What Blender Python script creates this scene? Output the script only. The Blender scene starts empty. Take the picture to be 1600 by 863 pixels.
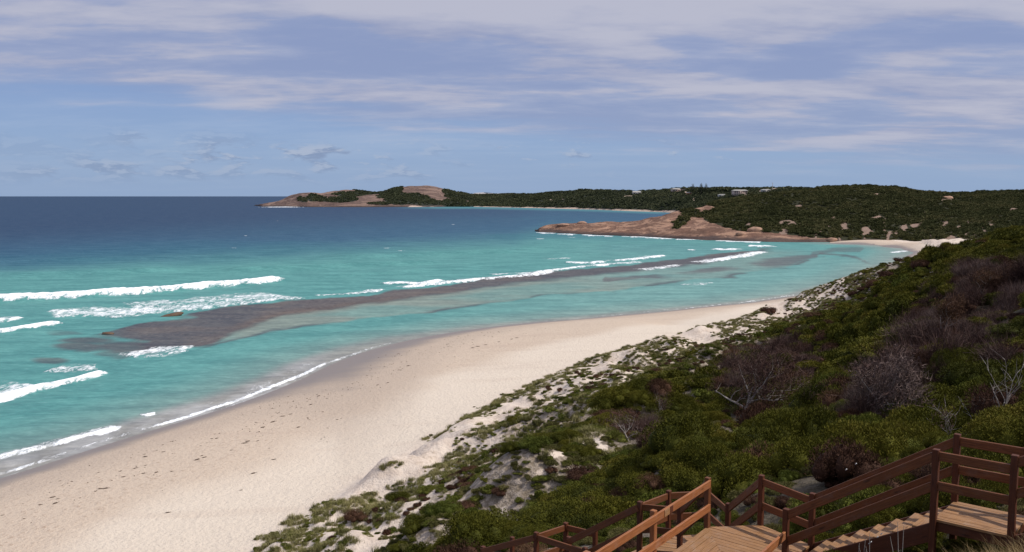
import bpy, math, random
import numpy as np
from mathutils import Vector, Matrix

random.seed(7)
rng = np.random.default_rng(11)
sc = bpy.context.scene
COL = sc.collection

# ------------------------------------------------------------------ camera, world, sun, exposure
F = 1400.0                       # focal length in pixels of the 1600 px wide photograph
PITCH = math.atan(125.3 / F)
EYE = 30.0
CP, SP = math.cos(PITCH), math.sin(PITCH)

cam_d = bpy.data.cameras.new("camera")
cam_d.sensor_width = 36.0
cam_d.lens = 36.0 * F / 1600.0
cam_d.clip_start = 0.1
cam_d.clip_end = 200000.0
cam = bpy.data.objects.new("camera", cam_d)
cam.location = (0, 0, EYE)
cam.rotation_euler = (math.pi / 2 - PITCH, 0, 0)
COL.objects.link(cam)
sc.camera = cam

SUN_EL = math.radians(51)
SUN_AZ = math.radians(97)        # clockwise from +Y: from the right, a touch behind the camera
sun_dir = Vector((math.sin(SUN_AZ) * math.cos(SUN_EL), math.cos(SUN_AZ) * math.cos(SUN_EL), math.sin(SUN_EL)))
sl = bpy.data.lights.new("sun", 'SUN')
sl.energy = 3.5
sl.angle = math.radians(0.5)
sl.color = (1.0, 0.96, 0.905)
so = bpy.data.objects.new("sun", sl)
so.rotation_euler = (-sun_dir).to_track_quat('-Z', 'Y').to_euler()
so.location = (200, -20, 300)
COL.objects.link(so)

sc.view_settings.view_transform = 'Standard'
sc.view_settings.look = 'None'
sc.view_settings.exposure = 0.0
sc.view_settings.gamma = 1.0
sc.view_settings.use_curve_mapping = False
sc.render.engine = 'CYCLES'
sc.cycles.max_bounces = 5
sc.cycles.diffuse_bounces = 2
sc.cycles.glossy_bounces = 2
sc.cycles.transparent_max_bounces = 4
sc.cycles.use_denoising = True
sc.cycles.caustics_reflective = False
sc.cycles.caustics_refractive = False


class NT:
    """small helper to write node trees"""
    def __init__(self, tree):
        self.t = tree
        self.n = tree.nodes
        self.l = tree.links

    def new(self, typ, **kw):
        nd = self.n.new(typ)
        for k, v in kw.items():
            setattr(nd, k, v)
        return nd

    def put(self, sock, v):
        if v is None:
            return
        if hasattr(v, 'links') or hasattr(v, 'is_output'):
            self.l.new(v, sock)
        elif isinstance(v, (tuple, list)) and len(v) == 3 and sock.type == 'RGBA':
            sock.default_value = (*v, 1.0)
        else:
            sock.default_value = v

    def math(self, op, a, b=None, c=None, clamp=False):
        nd = self.new('ShaderNodeMath', operation=op)
        nd.use_clamp = clamp
        self.put(nd.inputs[0], a)
        self.put(nd.inputs[1], b)
        if c is not None:
            self.put(nd.inputs[2], c)
        return nd.outputs[0]

    def vmath(self, op, a, b=None):
        nd = self.new('ShaderNodeVectorMath', operation=op)
        self.put(nd.inputs[0], a)
        if b is not None:
            self.put(nd.inputs[1], b)
        return nd.outputs[0]

    def mix(self, f, a, b, blend='MIX'):
        nd = self.new('ShaderNodeMix', data_type='RGBA', blend_type=blend)
        self.put(nd.inputs[0], f)
        self.put(nd.inputs[6], a)
        self.put(nd.inputs[7], b)
        return nd.outputs[2]

    def noise(self, vec, scale, detail=4.0, rough=0.55, dist=0.0):
        nd = self.new('ShaderNodeTexNoise')
        self.put(nd.inputs['Vector'], vec)
        nd.inputs['Scale'].default_value = scale
        nd.inputs['Detail'].default_value = detail
        nd.inputs['Roughness'].default_value = rough
        nd.inputs['Distortion'].default_value = dist
        return nd.outputs[0]

    def step(self, v, lo, hi, a=0.0, b=1.0, smooth=True):
        nd = self.new('ShaderNodeMapRange')
        nd.interpolation_type = 'SMOOTHSTEP' if smooth else 'LINEAR'
        self.put(nd.inputs[0], v)
        nd.inputs[1].default_value = lo
        nd.inputs[2].default_value = hi
        nd.inputs[3].default_value = a
        nd.inputs[4].default_value = b
        return nd.outputs[0]

    def mapping(self, vec, scale=(1, 1, 1), loc=(0, 0, 0), rot=(0, 0, 0)):
        nd = self.new('ShaderNodeMapping')
        self.put(nd.inputs[0], vec)
        nd.inputs[1].default_value = loc
        nd.inputs[2].default_value = rot
        nd.inputs[3].default_value = scale
        return nd.outputs[0]

    def attr(self, name, typ='GEOMETRY', out=2):
        nd = self.new('ShaderNodeAttribute', attribute_name=name, attribute_type=typ)
        return nd.outputs[out]

    def sep(self, v):
        nd = self.new('ShaderNodeSeparateXYZ')
        self.put(nd.inputs[0], v)
        return nd.outputs

    def comb(self, x, y, z=0.0):
        nd = self.new('ShaderNodeCombineXYZ')
        self.put(nd.inputs[0], x)
        self.put(nd.inputs[1], y)
        self.put(nd.inputs[2], z)
        return nd.outputs[0]

    def bump(self, h, strength=0.5, dist=0.1):
        nd = self.new('ShaderNodeBump')
        nd.inputs['Strength'].default_value = strength
        nd.inputs['Distance'].default_value = dist
        self.put(nd.inputs['Height'], h)
        return nd.outputs[0]


# ---- sky: Nishita with a thin broken sheet of high cloud and a low line of cumulus
wd = bpy.data.worlds.new("World")
sc.world = wd
wd.use_nodes = True
w = NT(wd.node_tree)
w.n.clear()
sky = w.new('ShaderNodeTexSky', sky_type='NISHITA')
sky.sun_disc = False
sky.sun_elevation = SUN_EL
sky.sun_rotation = SUN_AZ
sky.air_density = 1.0
sky.dust_density = 0.6
sky.ozone_density = 2.0
bg = w.new('ShaderNodeBackground')
bg.inputs[1].default_value = 0.1
wo = w.new('ShaderNodeOutputWorld')
w.l.new(bg.outputs[0], wo.inputs[0])
tc = w.new('ShaderNodeTexCoord')
D = tc.outputs['Generated']
dx, dy, dz = w.sep(D)
up = w.math('MAXIMUM', dz, 0.0)
den = w.math('ADD', up, 0.10)
plx = w.math('DIVIDE', dx, den)
ply = w.math('DIVIDE', dy, den)
pl = w.comb(plx, ply, 0.0)
# the sheet is drawn out into streaks
n1 = w.noise(w.mapping(pl, scale=(0.8, 1.0, 1), loc=(3.1, 1.7, 0), rot=(0, 0, math.radians(-10))), 0.95, 4.0, 0.48, 0.3)
n2 = w.noise(w.mapping(pl, scale=(0.75, 1.6, 1), loc=(8.3, 4.1, 0), rot=(0, 0, math.radians(-16))), 1.4, 5.0, 0.50, 0.3)
n3 = w.noise(w.mapping(pl, scale=(1.0, 1.7, 1)), 5.5, 5.0, 0.62, 0.3)
n4 = w.noise(pl, 0.45, 3.0, 0.5, 0.2)
cl = w.math('ADD', w.math('MULTIPLY', n1, 0.50), w.math('ADD', w.math('MULTIPLY', n2, 0.28), w.math('MULTIPLY', n3, 0.10)))
cl = w.math('ADD', cl, w.math('MULTIPLY', n4, 0.12))
# a denser bank overhead and to the right, a thin clear strip below it, then the sheet again down to its ragged foot
lft = w.math('MULTIPLY', w.math('MAXIMUM', w.math('SUBTRACT', -0.12, dx), 0.0), 0.40)
bank_e = w.math('SUBTRACT', w.math('ADD', dz, w.math('MULTIPLY', dx, 0.06)), w.math('ADD', 0.168, lft))
bank_e = w.math('ADD', bank_e, w.math('MULTIPLY', w.math('SUBTRACT', n1, 0.5), 0.16))
bank = w.step(bank_e, -0.03, 0.05)
dens = w.math('ADD', cl, w.math('MULTIPLY', bank, 0.18))
foot = w.math('SUBTRACT', dz, w.math('SUBTRACT', 0.070, w.math('MULTIPLY', dx, 0.085)))
foot = w.math('ADD', foot, w.math('MULTIPLY', w.math('SUBTRACT', n2, 0.5), 0.07))
sheet_h = w.step(foot, -0.016, 0.020)
sheet = w.math('MULTIPLY', w.step(dens, 0.39, 0.56), w.math('ADD', 0.25, w.math('MULTIPLY', sheet_h, 0.75)))
sheet = w.math('MAXIMUM', w.math('MULTIPLY', sheet, 0.95), w.math('ADD', 0.24, w.math('MULTIPLY', sheet_h, 0.46)))
br = w.step(w.math('ADD', w.math('ADD', w.math('ADD', w.math('MULTIPLY', n2, 0.42), w.math('MULTIPLY', n3, 0.16)), w.math('MULTIPLY', n1, 0.42)), w.math('MULTIPLY', bank, 0.10)), 0.42, 0.64)
ccol = w.mix(br, (2.95, 3.4, 5.15), (4.95, 5.05, 6.1))
blue = w.mix(0.8, sky.outputs[0], w.mix(w.step(dz, 0.02, 0.16), (2.55, 4.15, 6.9), (1.75, 2.95, 6.1)))
c1 = w.mix(sheet, blue, ccol)
# low cumulus near the horizon
lowv = w.comb(w.math('MULTIPLY', w.math('ARCTAN2', dx, dy), 15.0), w.math('MULTIPLY', dz, 52.0), 0.0)
ln = w.noise(lowv, 1.35, 5.0, 0.58, 0.2)
lnu = w.noise(w.mapping(lowv, loc=(-0.10, 0.16, 0)), 1.35, 5.0, 0.58, 0.2)
band = w.math('MULTIPLY', w.step(dz, 0.006, 0.028), w.step(dz, 0.045, 0.075, 1.0, 0.0))
lm = w.math('MULTIPLY', w.step(w.math('SUBTRACT', ln, w.math('MULTIPLY', w.math('ADD', dx, 0.1), 0.26)), 0.50, 0.62), band)
lit = w.step(w.math('SUBTRACT', ln, lnu), -0.02, 0.07)
lcol = w.mix(lit, (2.0, 2.6, 4.1), (4.6, 5.1, 6.2))
c2 = w.mix(w.math('MULTIPLY', lm, w.step(w.noise(lowv, 0.35, 2.0, 0.5), 0.42, 0.60, 0.15, 0.8)), c1, lcol)
haze_band = w.step(dz, 0.0, 0.075, 0.75, 0.0)
c3 = w.mix(haze_band, c2, (2.9, 3.95, 5.8))
w.l.new(c3, bg.inputs[0])


# ------------------------------------------------------------------ helpers
def ray(px, py):
    xc = (px - 800.0) / F
    yc = (431.5 - py) / F
    return xc, CP + SP * yc, -SP + CP * yc


def P(px, py, y=None, z=None):
    """world point seen at a photo pixel, at forward distance y or height z"""
    rx, ry, rz = ray(px, py)
    t = y / ry if y is not None else (z - EYE) / rz
    return Vector((rx * t, ry * t, EYE + rz * t))


def proj(x, y, z):
    dz_ = np.asarray(z) - EYE
    yy = np.asarray(y)
    fwd = yy * CP - dz_ * SP
    upc = yy * SP + dz_ * CP
    fwd = np.where(fwd < 0.1, 0.1, fwd)
    return 800 + F * np.asarray(x) / fwd, 431.5 - F * upc / fwd


def hash2(ix, iy, seed):
    h = (ix.astype(np.int64) * 374761393 + iy.astype(np.int64) * 668265263 + seed * 974711) & 0xFFFFFFFF
    h = ((h ^ (h >> 13)) * 1274126177) & 0xFFFFFFFF
    h = h ^ (h >> 16)
    return (h & 0xFFFF) / 65535.0


def vnoise(x, y, seed=0):
    x = np.asarray(x, float)
    y = np.asarray(y, float)
    ix = np.floor(x)
    iy = np.floor(y)
    fx = x - ix
    fy = y - iy
    fx = fx * fx * (3 - 2 * fx)
    fy = fy * fy * (3 - 2 * fy)
    a = hash2(ix, iy, seed)
    b = hash2(ix + 1, iy, seed)
    c = hash2(ix, iy + 1, seed)
    d = hash2(ix + 1, iy + 1, seed)
    return (a * (1 - fx) + b * fx) * (1 - fy) + (c * (1 - fx) + d * fx) * fy


def fbm(x, y, oct=4, seed=0):
    s = 0.0
    a = 0.5
    t = 0.0
    for i in range(oct):
        s = s + a * vnoise(np.asarray(x) * 2 ** i, np.asarray(y) * 2 ** i, seed + i * 17)
        t += a
        a *= 0.5
    return s / t


def sstep(v, lo, hi):
    t = np.clip((np.asarray(v, float) - lo) / (hi - lo), 0, 1)
    return t * t * (3 - 2 * t)


def poly_dist(px, py, pts):
    """distance to a polyline, and the parameter 0..1 along it, and the signed side"""
    best = np.full(np.shape(px), 1e9)
    par = np.zeros(np.shape(px))
    side = np.zeros(np.shape(px))
    n = len(pts) - 1
    for i in range(n):
        (ax, ay), (bx, by) = pts[i], pts[i + 1]
        ex, ey = bx - ax, by - ay
        t = np.clip(((px - ax) * ex + (py - ay) * ey) / (ex * ex + ey * ey + 1e-12), 0, 1)
        qx, qy = px - (ax + t * ex), py - (ay + t * ey)
        d = np.hypot(qx, qy)
        m = d < best
        best = np.where(m, d, best)
        par = np.where(m, (i + t) / n, par)
        side = np.where(m, np.sign(ex * (py - ay) - ey * (px - ax)), side)
    return best, par, side


def set_props(o, label=None, cat=None, group=None, kind=None):
    if label:
        o['label'] = label
    if cat:
        o['category'] = cat
    if group:
        o['group'] = group
    if kind:
        o['kind'] = kind
    return o


def mesh_np(name, verts, faces, mat=None, smooth=False, attrs=None):
    """faces: int array (n,3) or (n,4)"""
    me = bpy.data.meshes.new(name)
    verts = np.ascontiguousarray(verts, dtype=np.float32)
    faces = np.ascontiguousarray(faces, dtype=np.int32)
    k = faces.shape[1]
    me.vertices.add(len(verts))
    me.vertices.foreach_set('co', verts.ravel())
    me.loops.add(faces.size)
    me.loops.foreach_set('vertex_index', faces.ravel())
    me.polygons.add(len(faces))
    me.polygons.foreach_set('loop_start', np.arange(0, faces.size, k, dtype=np.int32))
    me.polygons.foreach_set('loop_total', np.full(len(faces), k, dtype=np.int32))
    me.update(calc_edges=True)
    if smooth:
        me.polygons.foreach_set('use_smooth', np.ones(len(faces), dtype=bool))
    for an, av in (attrs or {}).items():
        av = np.asarray(av, dtype=np.float32)
        if av.ndim == 1:
            a = me.attributes.new(an, 'FLOAT', 'POINT')
            a.data.foreach_set('value', av)
        else:
            a = me.attributes.new(an, 'FLOAT_COLOR', 'POINT')
            c4 = np.ones((len(av), 4), np.float32)
            c4[:, :3] = av
            a.data.foreach_set('color', c4.ravel())
    if mat:
        me.materials.append(mat)
    return me


def link(name, me, parent=None):
    o = bpy.data.objects.new(name, me)
    COL.objects.link(o)
    if parent is not None:
        o.parent = parent
    return o


def empty(name, loc, label=None, cat=None, group=None, rz=0.0):
    o = bpy.data.objects.new(name, None)
    o.empty_display_size = 0.3
    o.location = loc
    o.rotation_euler = (0, 0, rz)
    COL.objects.link(o)
    return set_props(o, label, cat, group)


def grid_faces(nr, nc, keep=None):
    i = np.arange(nr * nc).reshape(nr, nc)
    f = np.stack([i[:-1, :-1], i[:-1, 1:], i[1:, 1:], i[1:, :-1]], -1).reshape(-1, 4)
    if keep is not None:
        k = keep.reshape(nr, nc)
        kk = (k[:-1, :-1] | k[:-1, 1:] | k[1:, 1:] | k[1:, :-1]).reshape(-1)
        f = f[kk]
    return f


def compact(verts, faces, attrs):
    used = np.zeros(len(verts), bool)
    used[faces.ravel()] = True
    idx = np.cumsum(used) - 1
    return verts[used], idx[faces], {k: v[used] for k, v in attrs.items()}


# ------------------------------------------------------------------ materials
def material(name):
    m = bpy.data.materials.new(name)
    m.use_nodes = True
    t = NT(m.node_tree)
    b = t.n['Principled BSDF']
    return m, t, b


def m_plain(name, col, rough=0.7, var=0.12, scale=6.0, spec=0.3):
    m, t, b = material(name)
    g = t.new('ShaderNodeTexCoord').outputs['Object']
    n = t.noise(g, scale, 4)
    c = t.mix(n, tuple(x * (1 - var * 1.6) for x in col), tuple(min(1, x * (1 + var * 1.6)) for x in col))
    t.put(b.inputs['Base Color'], c)
    b.inputs['Roughness'].default_value = rough
    b.inputs['Specular IOR Level'].default_value = spec
    return m


def m_leaf(name, stops, rough=0.65, big_s=0.20):
    """foliage: each leaf has its own tint, each plant its own shift of it"""
    m, t, b = material(name)
    lv = t.attr('lv')
    oi = t.new('ShaderNodeObjectInfo').outputs['Random']
    pos = t.new('ShaderNodeNewGeometry').outputs['Position']
    big = t.noise(pos, big_s, 3, 0.55)
    v = t.math('ADD', t.math('MULTIPLY', lv, 0.36), t.math('ADD', t.math('MULTIPLY', oi, 0.34), t.math('MULTIPLY', t.step(big, 0.34, 0.66, smooth=False), 0.36)))
    r = t.new('ShaderNodeValToRGB')
    t.put(r.inputs[0], v)
    el = r.color_ramp.elements
    el[0].position = stops[0][0]
    el[0].color = (*stops[0][1], 1)
    el[1].position = stops[-1][0]
    el[1].color = (*stops[-1][1], 1)
    for p_, c_ in stops[1:-1]:
        e = el.new(p_)
        e.color = (*c_, 1)
    t.put(b.inputs['Base Color'], r.outputs[0])
    b.inputs['Roughness'].default_value = rough
    b.inputs['Specular IOR Level'].default_value = 0.05
    return m


M_HEATH = m_leaf('heath_leaf', [(0.0, (0.014, 0.017, 0.004)), (0.3, (0.046, 0.050, 0.008)), (0.65, (0.112, 0.106, 0.014)), (1.0, (0.18, 0.135, 0.028))])
M_BRIGHT = m_leaf('bright_leaf', [(0.0, (0.034, 0.046, 0.010)), (0.5, (0.100, 0.112, 0.018)), (1.0, (0.19, 0.18, 0.045))])
M_OLIVE = m_leaf('olive_leaf', [(0.0, (0.045, 0.045, 0.015)), (0.5, (0.13, 0.122, 0.040)), (1.0, (0.26, 0.22, 0.090))])
M_CREEP = m_leaf('creeper_leaf', [(0.0, (0.085, 0.090, 0.020)), (0.4, (0.175, 0.185, 0.040)), (0.75, (0.28, 0.25, 0.075)), (1.0, (0.32, 0.16, 0.075))])
M_BROWN = m_leaf('brown_leaf', [(0.0, (0.030, 0.014, 0.010)), (0.5, (0.075, 0.038, 0.024)), (1.0, (0.15, 0.085, 0.045))])
M_TWIG = m_leaf('dead_twig', [(0.0, (0.028, 0.013, 0.010)), (0.5, (0.078, 0.044, 0.036)), (1.0, (0.19, 0.14, 0.12))])
M_DGRASS = m_leaf('dune_grass_blade', [(0.0, (0.085, 0.085, 0.028)), (0.5, (0.20, 0.185, 0.070)), (1.0, (0.36, 0.31, 0.15))])
M_STRAW = m_leaf('straw_blade', [(0.0, (0.10, 0.06, 0.025)), (0.5, (0.26, 0.18, 0.08)), (1.0, (0.50, 0.38, 0.20))])
M_FAR = m_leaf('hill_scrub_leaf', [(0.0, (0.020, 0.025, 0.009)), (0.5, (0.082, 0.086, 0.032)), (1.0, (0.19, 0.165, 0.072))], big_s=0.035)
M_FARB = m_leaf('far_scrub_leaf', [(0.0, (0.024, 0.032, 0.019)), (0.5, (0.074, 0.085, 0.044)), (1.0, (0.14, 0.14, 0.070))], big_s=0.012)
M_BARK = m_plain('grey_bark', (0.33, 0.29, 0.26), 0.85, 0.25, 9.0, 0.1)
M_WRACK = m_plain('seaweed', (0.10, 0.062, 0.040), 0.7, 0.3, 8.0, 0.3)


def m_wood(name, col, dark):
    m, t, b = material(name)
    g = t.new('ShaderNodeTexCoord').outputs['UV']
    oi = t.new('ShaderNodeObjectInfo').outputs['Random']
    off = t.vmath('ADD', g, t.comb(t.math('MULTIPLY', oi, 37.0), t.math('MULTIPLY', oi, 11.0)))
    grain = t.noise(t.mapping(off, scale=(1.2, 26, 1)), 2.2, 5, 0.6, 0.6)
    fine = t.noise(t.mapping(off, scale=(5, 150, 1)), 1.5, 3, 0.6)
    blot = t.noise(off, 1.6, 3, 0.6)
    c = t.mix(t.step(grain, 0.3, 0.7), dark, col)
    c = t.mix(t.math('MULTIPLY', t.step(blot, 0.45, 0.8), 0.45), c, tuple(x * 0.55 for x in col))
    c = t.mix(t.math('MULTIPLY', oi, 0.55), c, tuple(x * 0.6 for x in col))
    kn = t.new('ShaderNodeTexVoronoi')
    kn.inputs['Scale'].default_value = 1.0
    t.put(kn.inputs['Vector'], t.mapping(off, scale=(1.6, 7.0, 1)))
    c = t.mix(t.step(kn.outputs['Distance'], 0.05, 0.16, 0.75, 0.0), c, tuple(x * 0.35 for x in dark))
    c = t.mix(t.math('MULTIPLY', t.step(t.noise(off, 3.5, 5, 0.7), 0.48, 0.72), 0.42), c, tuple(0.5 * x + 0.5 * sum(col) / 3 * 1.15 for x in col))
    c = t.mix(t.step(fine, 0.30, 0.46, 0.55, 0.0), c, tuple(x * 0.5 for x in dark))
    t.put(b.inputs['Base Color'], c)
    b.inputs['Roughness'].default_value = 0.6
    b.inputs['Specular IOR Level'].default_value = 0.3
    t.put(b.inputs['Normal'], t.bump(t.math('ADD', grain, t.math('MULTIPLY', fine, 0.6)), 0.35, 0.006))
    return m


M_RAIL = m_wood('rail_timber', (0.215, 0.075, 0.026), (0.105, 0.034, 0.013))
M_RAIL_LIT = m_wood('sunlit_rail_timber', (0.43, 0.165, 0.058), (0.25, 0.080, 0.026))  # brighter copy of the rail timber: sunlight on the boardwalk rails put into the colour
M_POST = m_wood('post_timber', (0.135, 0.040, 0.016), (0.07, 0.020, 0.009))
M_DECK = m_wood('deck_timber', (0.43, 0.230, 0.102), (0.23, 0.108, 0.044))
M_STEEL = m_plain('bolt_steel', (0.62, 0.62, 0.62), 0.4, 0.05, 5.0, 0.5)


# ------------------------------------------------------------------ near land: beach, dunes, hillside (one ground sheet)
WATER_PX = [(-330, 860), (-160, 800), (0, 747), (45, 733), (140, 702), (300, 653), (400, 620), (470, 592), (510, 572), (575, 548), (640, 531), (760, 512), (900, 499), (1050, 485), (1160, 474), (1250, 461), (1330, 438), (1380, 418), (1408, 404), (1426, 395), (1404, 388), (1350, 382.5), (1300, 380.5)]
TOE_PX = [(-40, 1200), (150, 1010), (300, 920), (400, 863), (500, 790), (590, 735), (690, 676), (820, 605), (880, 578), (950, 553), (1020, 533), (1100, 513), (1180, 492), (1215, 484), (1250, 474)]
waterline = [P(a, b, z=0.0) for a, b in WATER_PX]
toeline = [P(a, b, z=3.0) for a, b in TOE_PX]


def densify(pts, step):
    out = []
    for a, b in zip(pts[:-1], pts[1:]):
        n = max(1, int((b - a).length / step))
        for i in range(n):
            out.append(a.lerp(b, i / n))
    out.append(pts[-1])
    return out


ctrl = []
for p in densify(waterline, 14):
    ctrl.append((p.x, p.y, 0.0))
for p in densify(toeline, 10):
    ctrl.append((p.x, p.y, 3.0))
# offshore of the waterline
for i in range(1, len(waterline) - 1):
    d = (waterline[i + 1] - waterline[i - 1]).normalized()
    nrm = Vector((-d.y, d.x, 0))
    for k, zz in ((14, -1.2), (40, -3.0)):
        q = waterline[i] + nrm * k
        if i < 17:
            ctrl.append((q.x, q.y, zz))
# beach middle
for tp in toeline[3:13:2]:
    b_ = min(waterline, key=lambda q: (q - tp).length)
    m_ = tp.lerp(b_, 0.45)
    ctrl.append((m_.x, m_.y, 2.1))
for (px, py, z) in [(1040, 508, 1.5), (1080, 500, 1.5), (1110, 496, 1.6), (1140, 487, 1.4), (1165, 482, 1.4), (1195, 477, 1.5), (1222, 471, 1.5), (1245, 467, 1.5), (1475, 387, 2.2), (1445, 385.5, 2.0), (1405, 382.5, 1.6), (1350, 379.5, 1.0)]:
    q = P(px, py, z=z)
    ctrl.append((q.x, q.y, z))
# hillside: (photo pixel, forward distance, height of the plants that hide the ground)
for (px, py, y, hgt) in [
        (750, 800, 46, 0.5), (840, 830, 34, 0.6), (700, 863, 54, 0.4), (600, 830, 63, 0.3), (640, 790, 70, 0.3),
        (820, 700, 78, 0.5), (900, 640, 88, 0.6), (1000, 700, 46, 0.9), (800, 740, 58, 0.6), (900, 760, 40, 0.8),
        (1000, 600, 112, 0.6), (1100, 560, 128, 0.8), (1200, 520, 165, 0.8), (1250, 497, 190, 0.8), (1250, 470, 220, 1.0),
        (1200, 600, 75, 1.4), (1120, 640, 62, 1.2), (1350, 600, 50, 1.4), (1300, 540, 105, 1.4), (1350, 480, 150, 1.2),
        (1240, 700, 34, 1.3), (1340, 700, 27, 1.3), (1100, 720, 34, 1.2), (1440, 640, 30, 1.4),
        (1500, 640, 27, 1.3), (1600, 600, 30, 1.4), (1600, 500, 58, 1.6), (1500, 520, 66, 1.6), (1600, 430, 95, 1.6), (1480, 450, 110, 1.4),
        (1600, 368, 140, 1.9), (1535, 378, 150, 1.8), (1480, 391, 163, 1.8), (1430, 404, 178, 2.7), (1380, 416, 192, 2.5), (1310, 435, 210, 1.9), (1275, 450, 222, 1.4),
        (1700, 350, 130, 1.2), (1850, 330, 120, 1.2), (1700, 480, 50, 1.2)]:
    q = P(px, py, y=y)
    ctrl.append((q.x, q.y, q.z - hgt))
# ground round the stairway and under the camera
ctrl += [(0, 0, 28.3), (0, 4, 27.0), (-4, 3, 26.4), (5, 2, 28.4), (12, 4, 28.6), (0, 8, 25.0), (-6, 9, 22.8), (-12, 6, 22.5), (0, 12, 23.5), (-5, 15, 20.6),
         (3.0, 12.5, 23.6), (8.0, 12.0, 25.1), (10.5, 11.5, 25.9), (7.0, 13.4, 24.35), (9.5, 16, 24.4), (5.4, 15.0, 23.45), (4.1, 16.2, 22.75),
         (2.0, 14.2, 22.9), (3.6, 18.6, 21.9), (1.8, 19.4, 21.25), (1.1, 20.4, 20.7), (-0.8, 21.6, 19.75), (-3, 23, 18.6), (-6, 22, 17.3), (2, 25, 19.6), (6, 22, 22.6),
         (-16, 18, 14.5), (-22, 10, 14), (-12, 28, 13.2), (-22, 24, 9.5), (-18, 40, 7.5), (-10, 38, 11.0), (-28, 30, 5.0)]
# behind the ridge the ground falls away to the back beach
ctrl += [(115, 225, 8), (150, 260, 7), (185, 300, 6), (130, 310, 2.5), (150, 190, 14), (200, 240, 12), (215, 360, 5), (235, 420, 4.5), (250, 470, 3), (260, 330, 8), (300, 420, 4),
         (170, 150, 20), (240, 160, 22), (320, 260, 20), (110, 90, 26), (70, 45, 26.5), (60, 10, 29), (25, 8, 28.5), (236, 560, 1.3), (265, 560, 1.7), (295, 560, 2), (242, 600, 1.4), (285, 600, 2), (190, 575, -2), (178, 555, -2), (186, 600, -2), (200, 622, -1.5), (165, 590, -3)]
C = np.array(ctrl)
# remove near duplicates
keepi = []
for i in range(len(C)):
    if all(np.hypot(C[i, 0] - C[j, 0], C[i, 1] - C[j, 1]) > 1.0 for j in keepi):
        keepi.append(i)
C = C[keepi]


def tps_fit(C, lam):
    n = len(C)
    S = 100.0
    X = C[:, :2] / S
    r2 = ((X[:, None] - X[None]) ** 2).sum(-1)
    K = np.where(r2 > 0, 0.5 * r2 * np.log(r2 + 1e-20), 0.0)
    A = np.zeros((n + 3, n + 3))
    A[:n, :n] = K + lam * np.eye(n)
    A[:n, n] = 1
    A[:n, n + 1:] = X
    A[n, :n] = 1
    A[n + 1:, :n] = X.T
    b = np.zeros(n + 3)
    b[:n] = C[:, 2]
    s = np.linalg.solve(A, b)
    return X, s, S


TX, TS, TSC = tps_fit(C, 2e-5)


def ground_smooth(x, y):
    x = np.asarray(x, np.float32).ravel() / TSC
    y = np.asarray(y, np.float32).ravel() / TSC
    out = np.empty(len(x), np.float32)
    n = len(TX)
    X = TX.astype(np.float32)
    wv = TS.astype(np.float32)
    for a in range(0, len(x), 20000):
        xx = x[a:a + 20000]
        yy = y[a:a + 20000]
        r2 = (xx[:, None] - X[None, :, 0]) ** 2 + (yy[:, None] - X[None, :, 1]) ** 2
        out[a:a + 20000] = (0.5 * r2 * np.log(r2 + 1e-20)) @ wv[:n] + wv[n] + wv[n + 1] * xx + wv[n + 2] * yy
    return out


toe_xy = [(p.x, p.y) for p in densify(toeline, 25)]
# carry the dune foot on behind the spur
toe_xy += [(120, 262), (150, 300), (190, 360), (218, 420), (232, 470), (236, 500)]
water_xy = [(p.x, p.y) for p in waterline]


def inland(x, y):
    """signed distance from the dune foot, inland positive"""
    d, par, side = poly_dist(x, y, toe_xy)
    return np.where(side < 0, d, -d)


NR, NC = 620, 600
rows = np.exp(np.linspace(math.log(2.2), math.log(640), NR))
us = np.linspace(-0.95, 0.80, NC)
GX = us[None, :] * rows[:, None]
GY = np.repeat(rows[:, None], NC, 1)
gx, gy = GX.ravel(), GY.ravel()
gz = ground_smooth(gx, gy).astype(float)
gs = inland(gx, gy)
# dune hummocks and ridges, hill roughness
dune_w = sstep(gs, -1.0, 4.0) * (1 - sstep(gs, 24, 40)) * sstep(gy, 35, 55)
hum = fbm(gx * 0.16 + 0.05 * gy, gy * 0.16, 4, 3) - 0.45
hum2 = 1 - 2 * np.abs(fbm(gx * 0.09, gy * 0.09, 3, 9) - 0.5)
gz = gz + dune_w * np.maximum(hum * 3.2 + (hum2 - 0.70) * 2.2 + 0.9 * sstep(gs, 0.0, 3.0), -0.25)
gz = np.where((gs > 0) & (gy > 40) & (gy < 420), np.maximum(gz, 1.6), gz)
gz = gz - 14 * sstep(gy, 608, 632) - 10 * sstep(gx / gy, 0.51, 0.56) * sstep(gy, 440, 480)
hill_w = sstep(gs, 18, 40) * sstep(gy, 16, 40)
gz = gz + hill_w * ((fbm(gx * 0.06, gy * 0.06, 4, 21) - 0.5) * 3.0 + (fbm(gx * 0.02, gy * 0.02, 3, 22) - 0.5) * 3.0) * np.clip(gy / 90, 0.25, 1)
gz = gz + sstep(gs, 14, 24) * sstep(gy, 18, 30) * ((fbm(gx * 0.15, gy * 0.15, 3, 25) - 0.5) * 2.6 + (0.30 - np.abs(fbm(gx * 0.11, gy * 0.11, 3, 26) - 0.5) * 3.0).clip(-0.6, 0.3) * -2.2) * (1 - sstep(gy, 120, 200))
beach_w = 1 - sstep(gs, -4, 0)
gz = gz + beach_w * (fbm(gx * 0.25, gy * 0.25, 3, 5) - 0.5) * 0.10 * sstep(gz, 0.2, 1.2)

# where sand lies bare inland of the dune foot: attribute 'sand' 1 = bare sand
sn = fbm(gx * 0.11, gy * 0.11, 5, 31)
sn2 = fbm(gx * 0.33, gy * 0.33, 4, 37)
strike = fbm((gx * 0.48 + gy * 0.88) * 0.05, (gx * 0.88 - gy * 0.48) * 0.22, 4, 33)
sand = 1 - sstep(gs + (sn - 0.5) * 26 + (strike - 0.5) * 22, 9, 24)
gpx, gpy = proj(gx, gy, gz)


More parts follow.
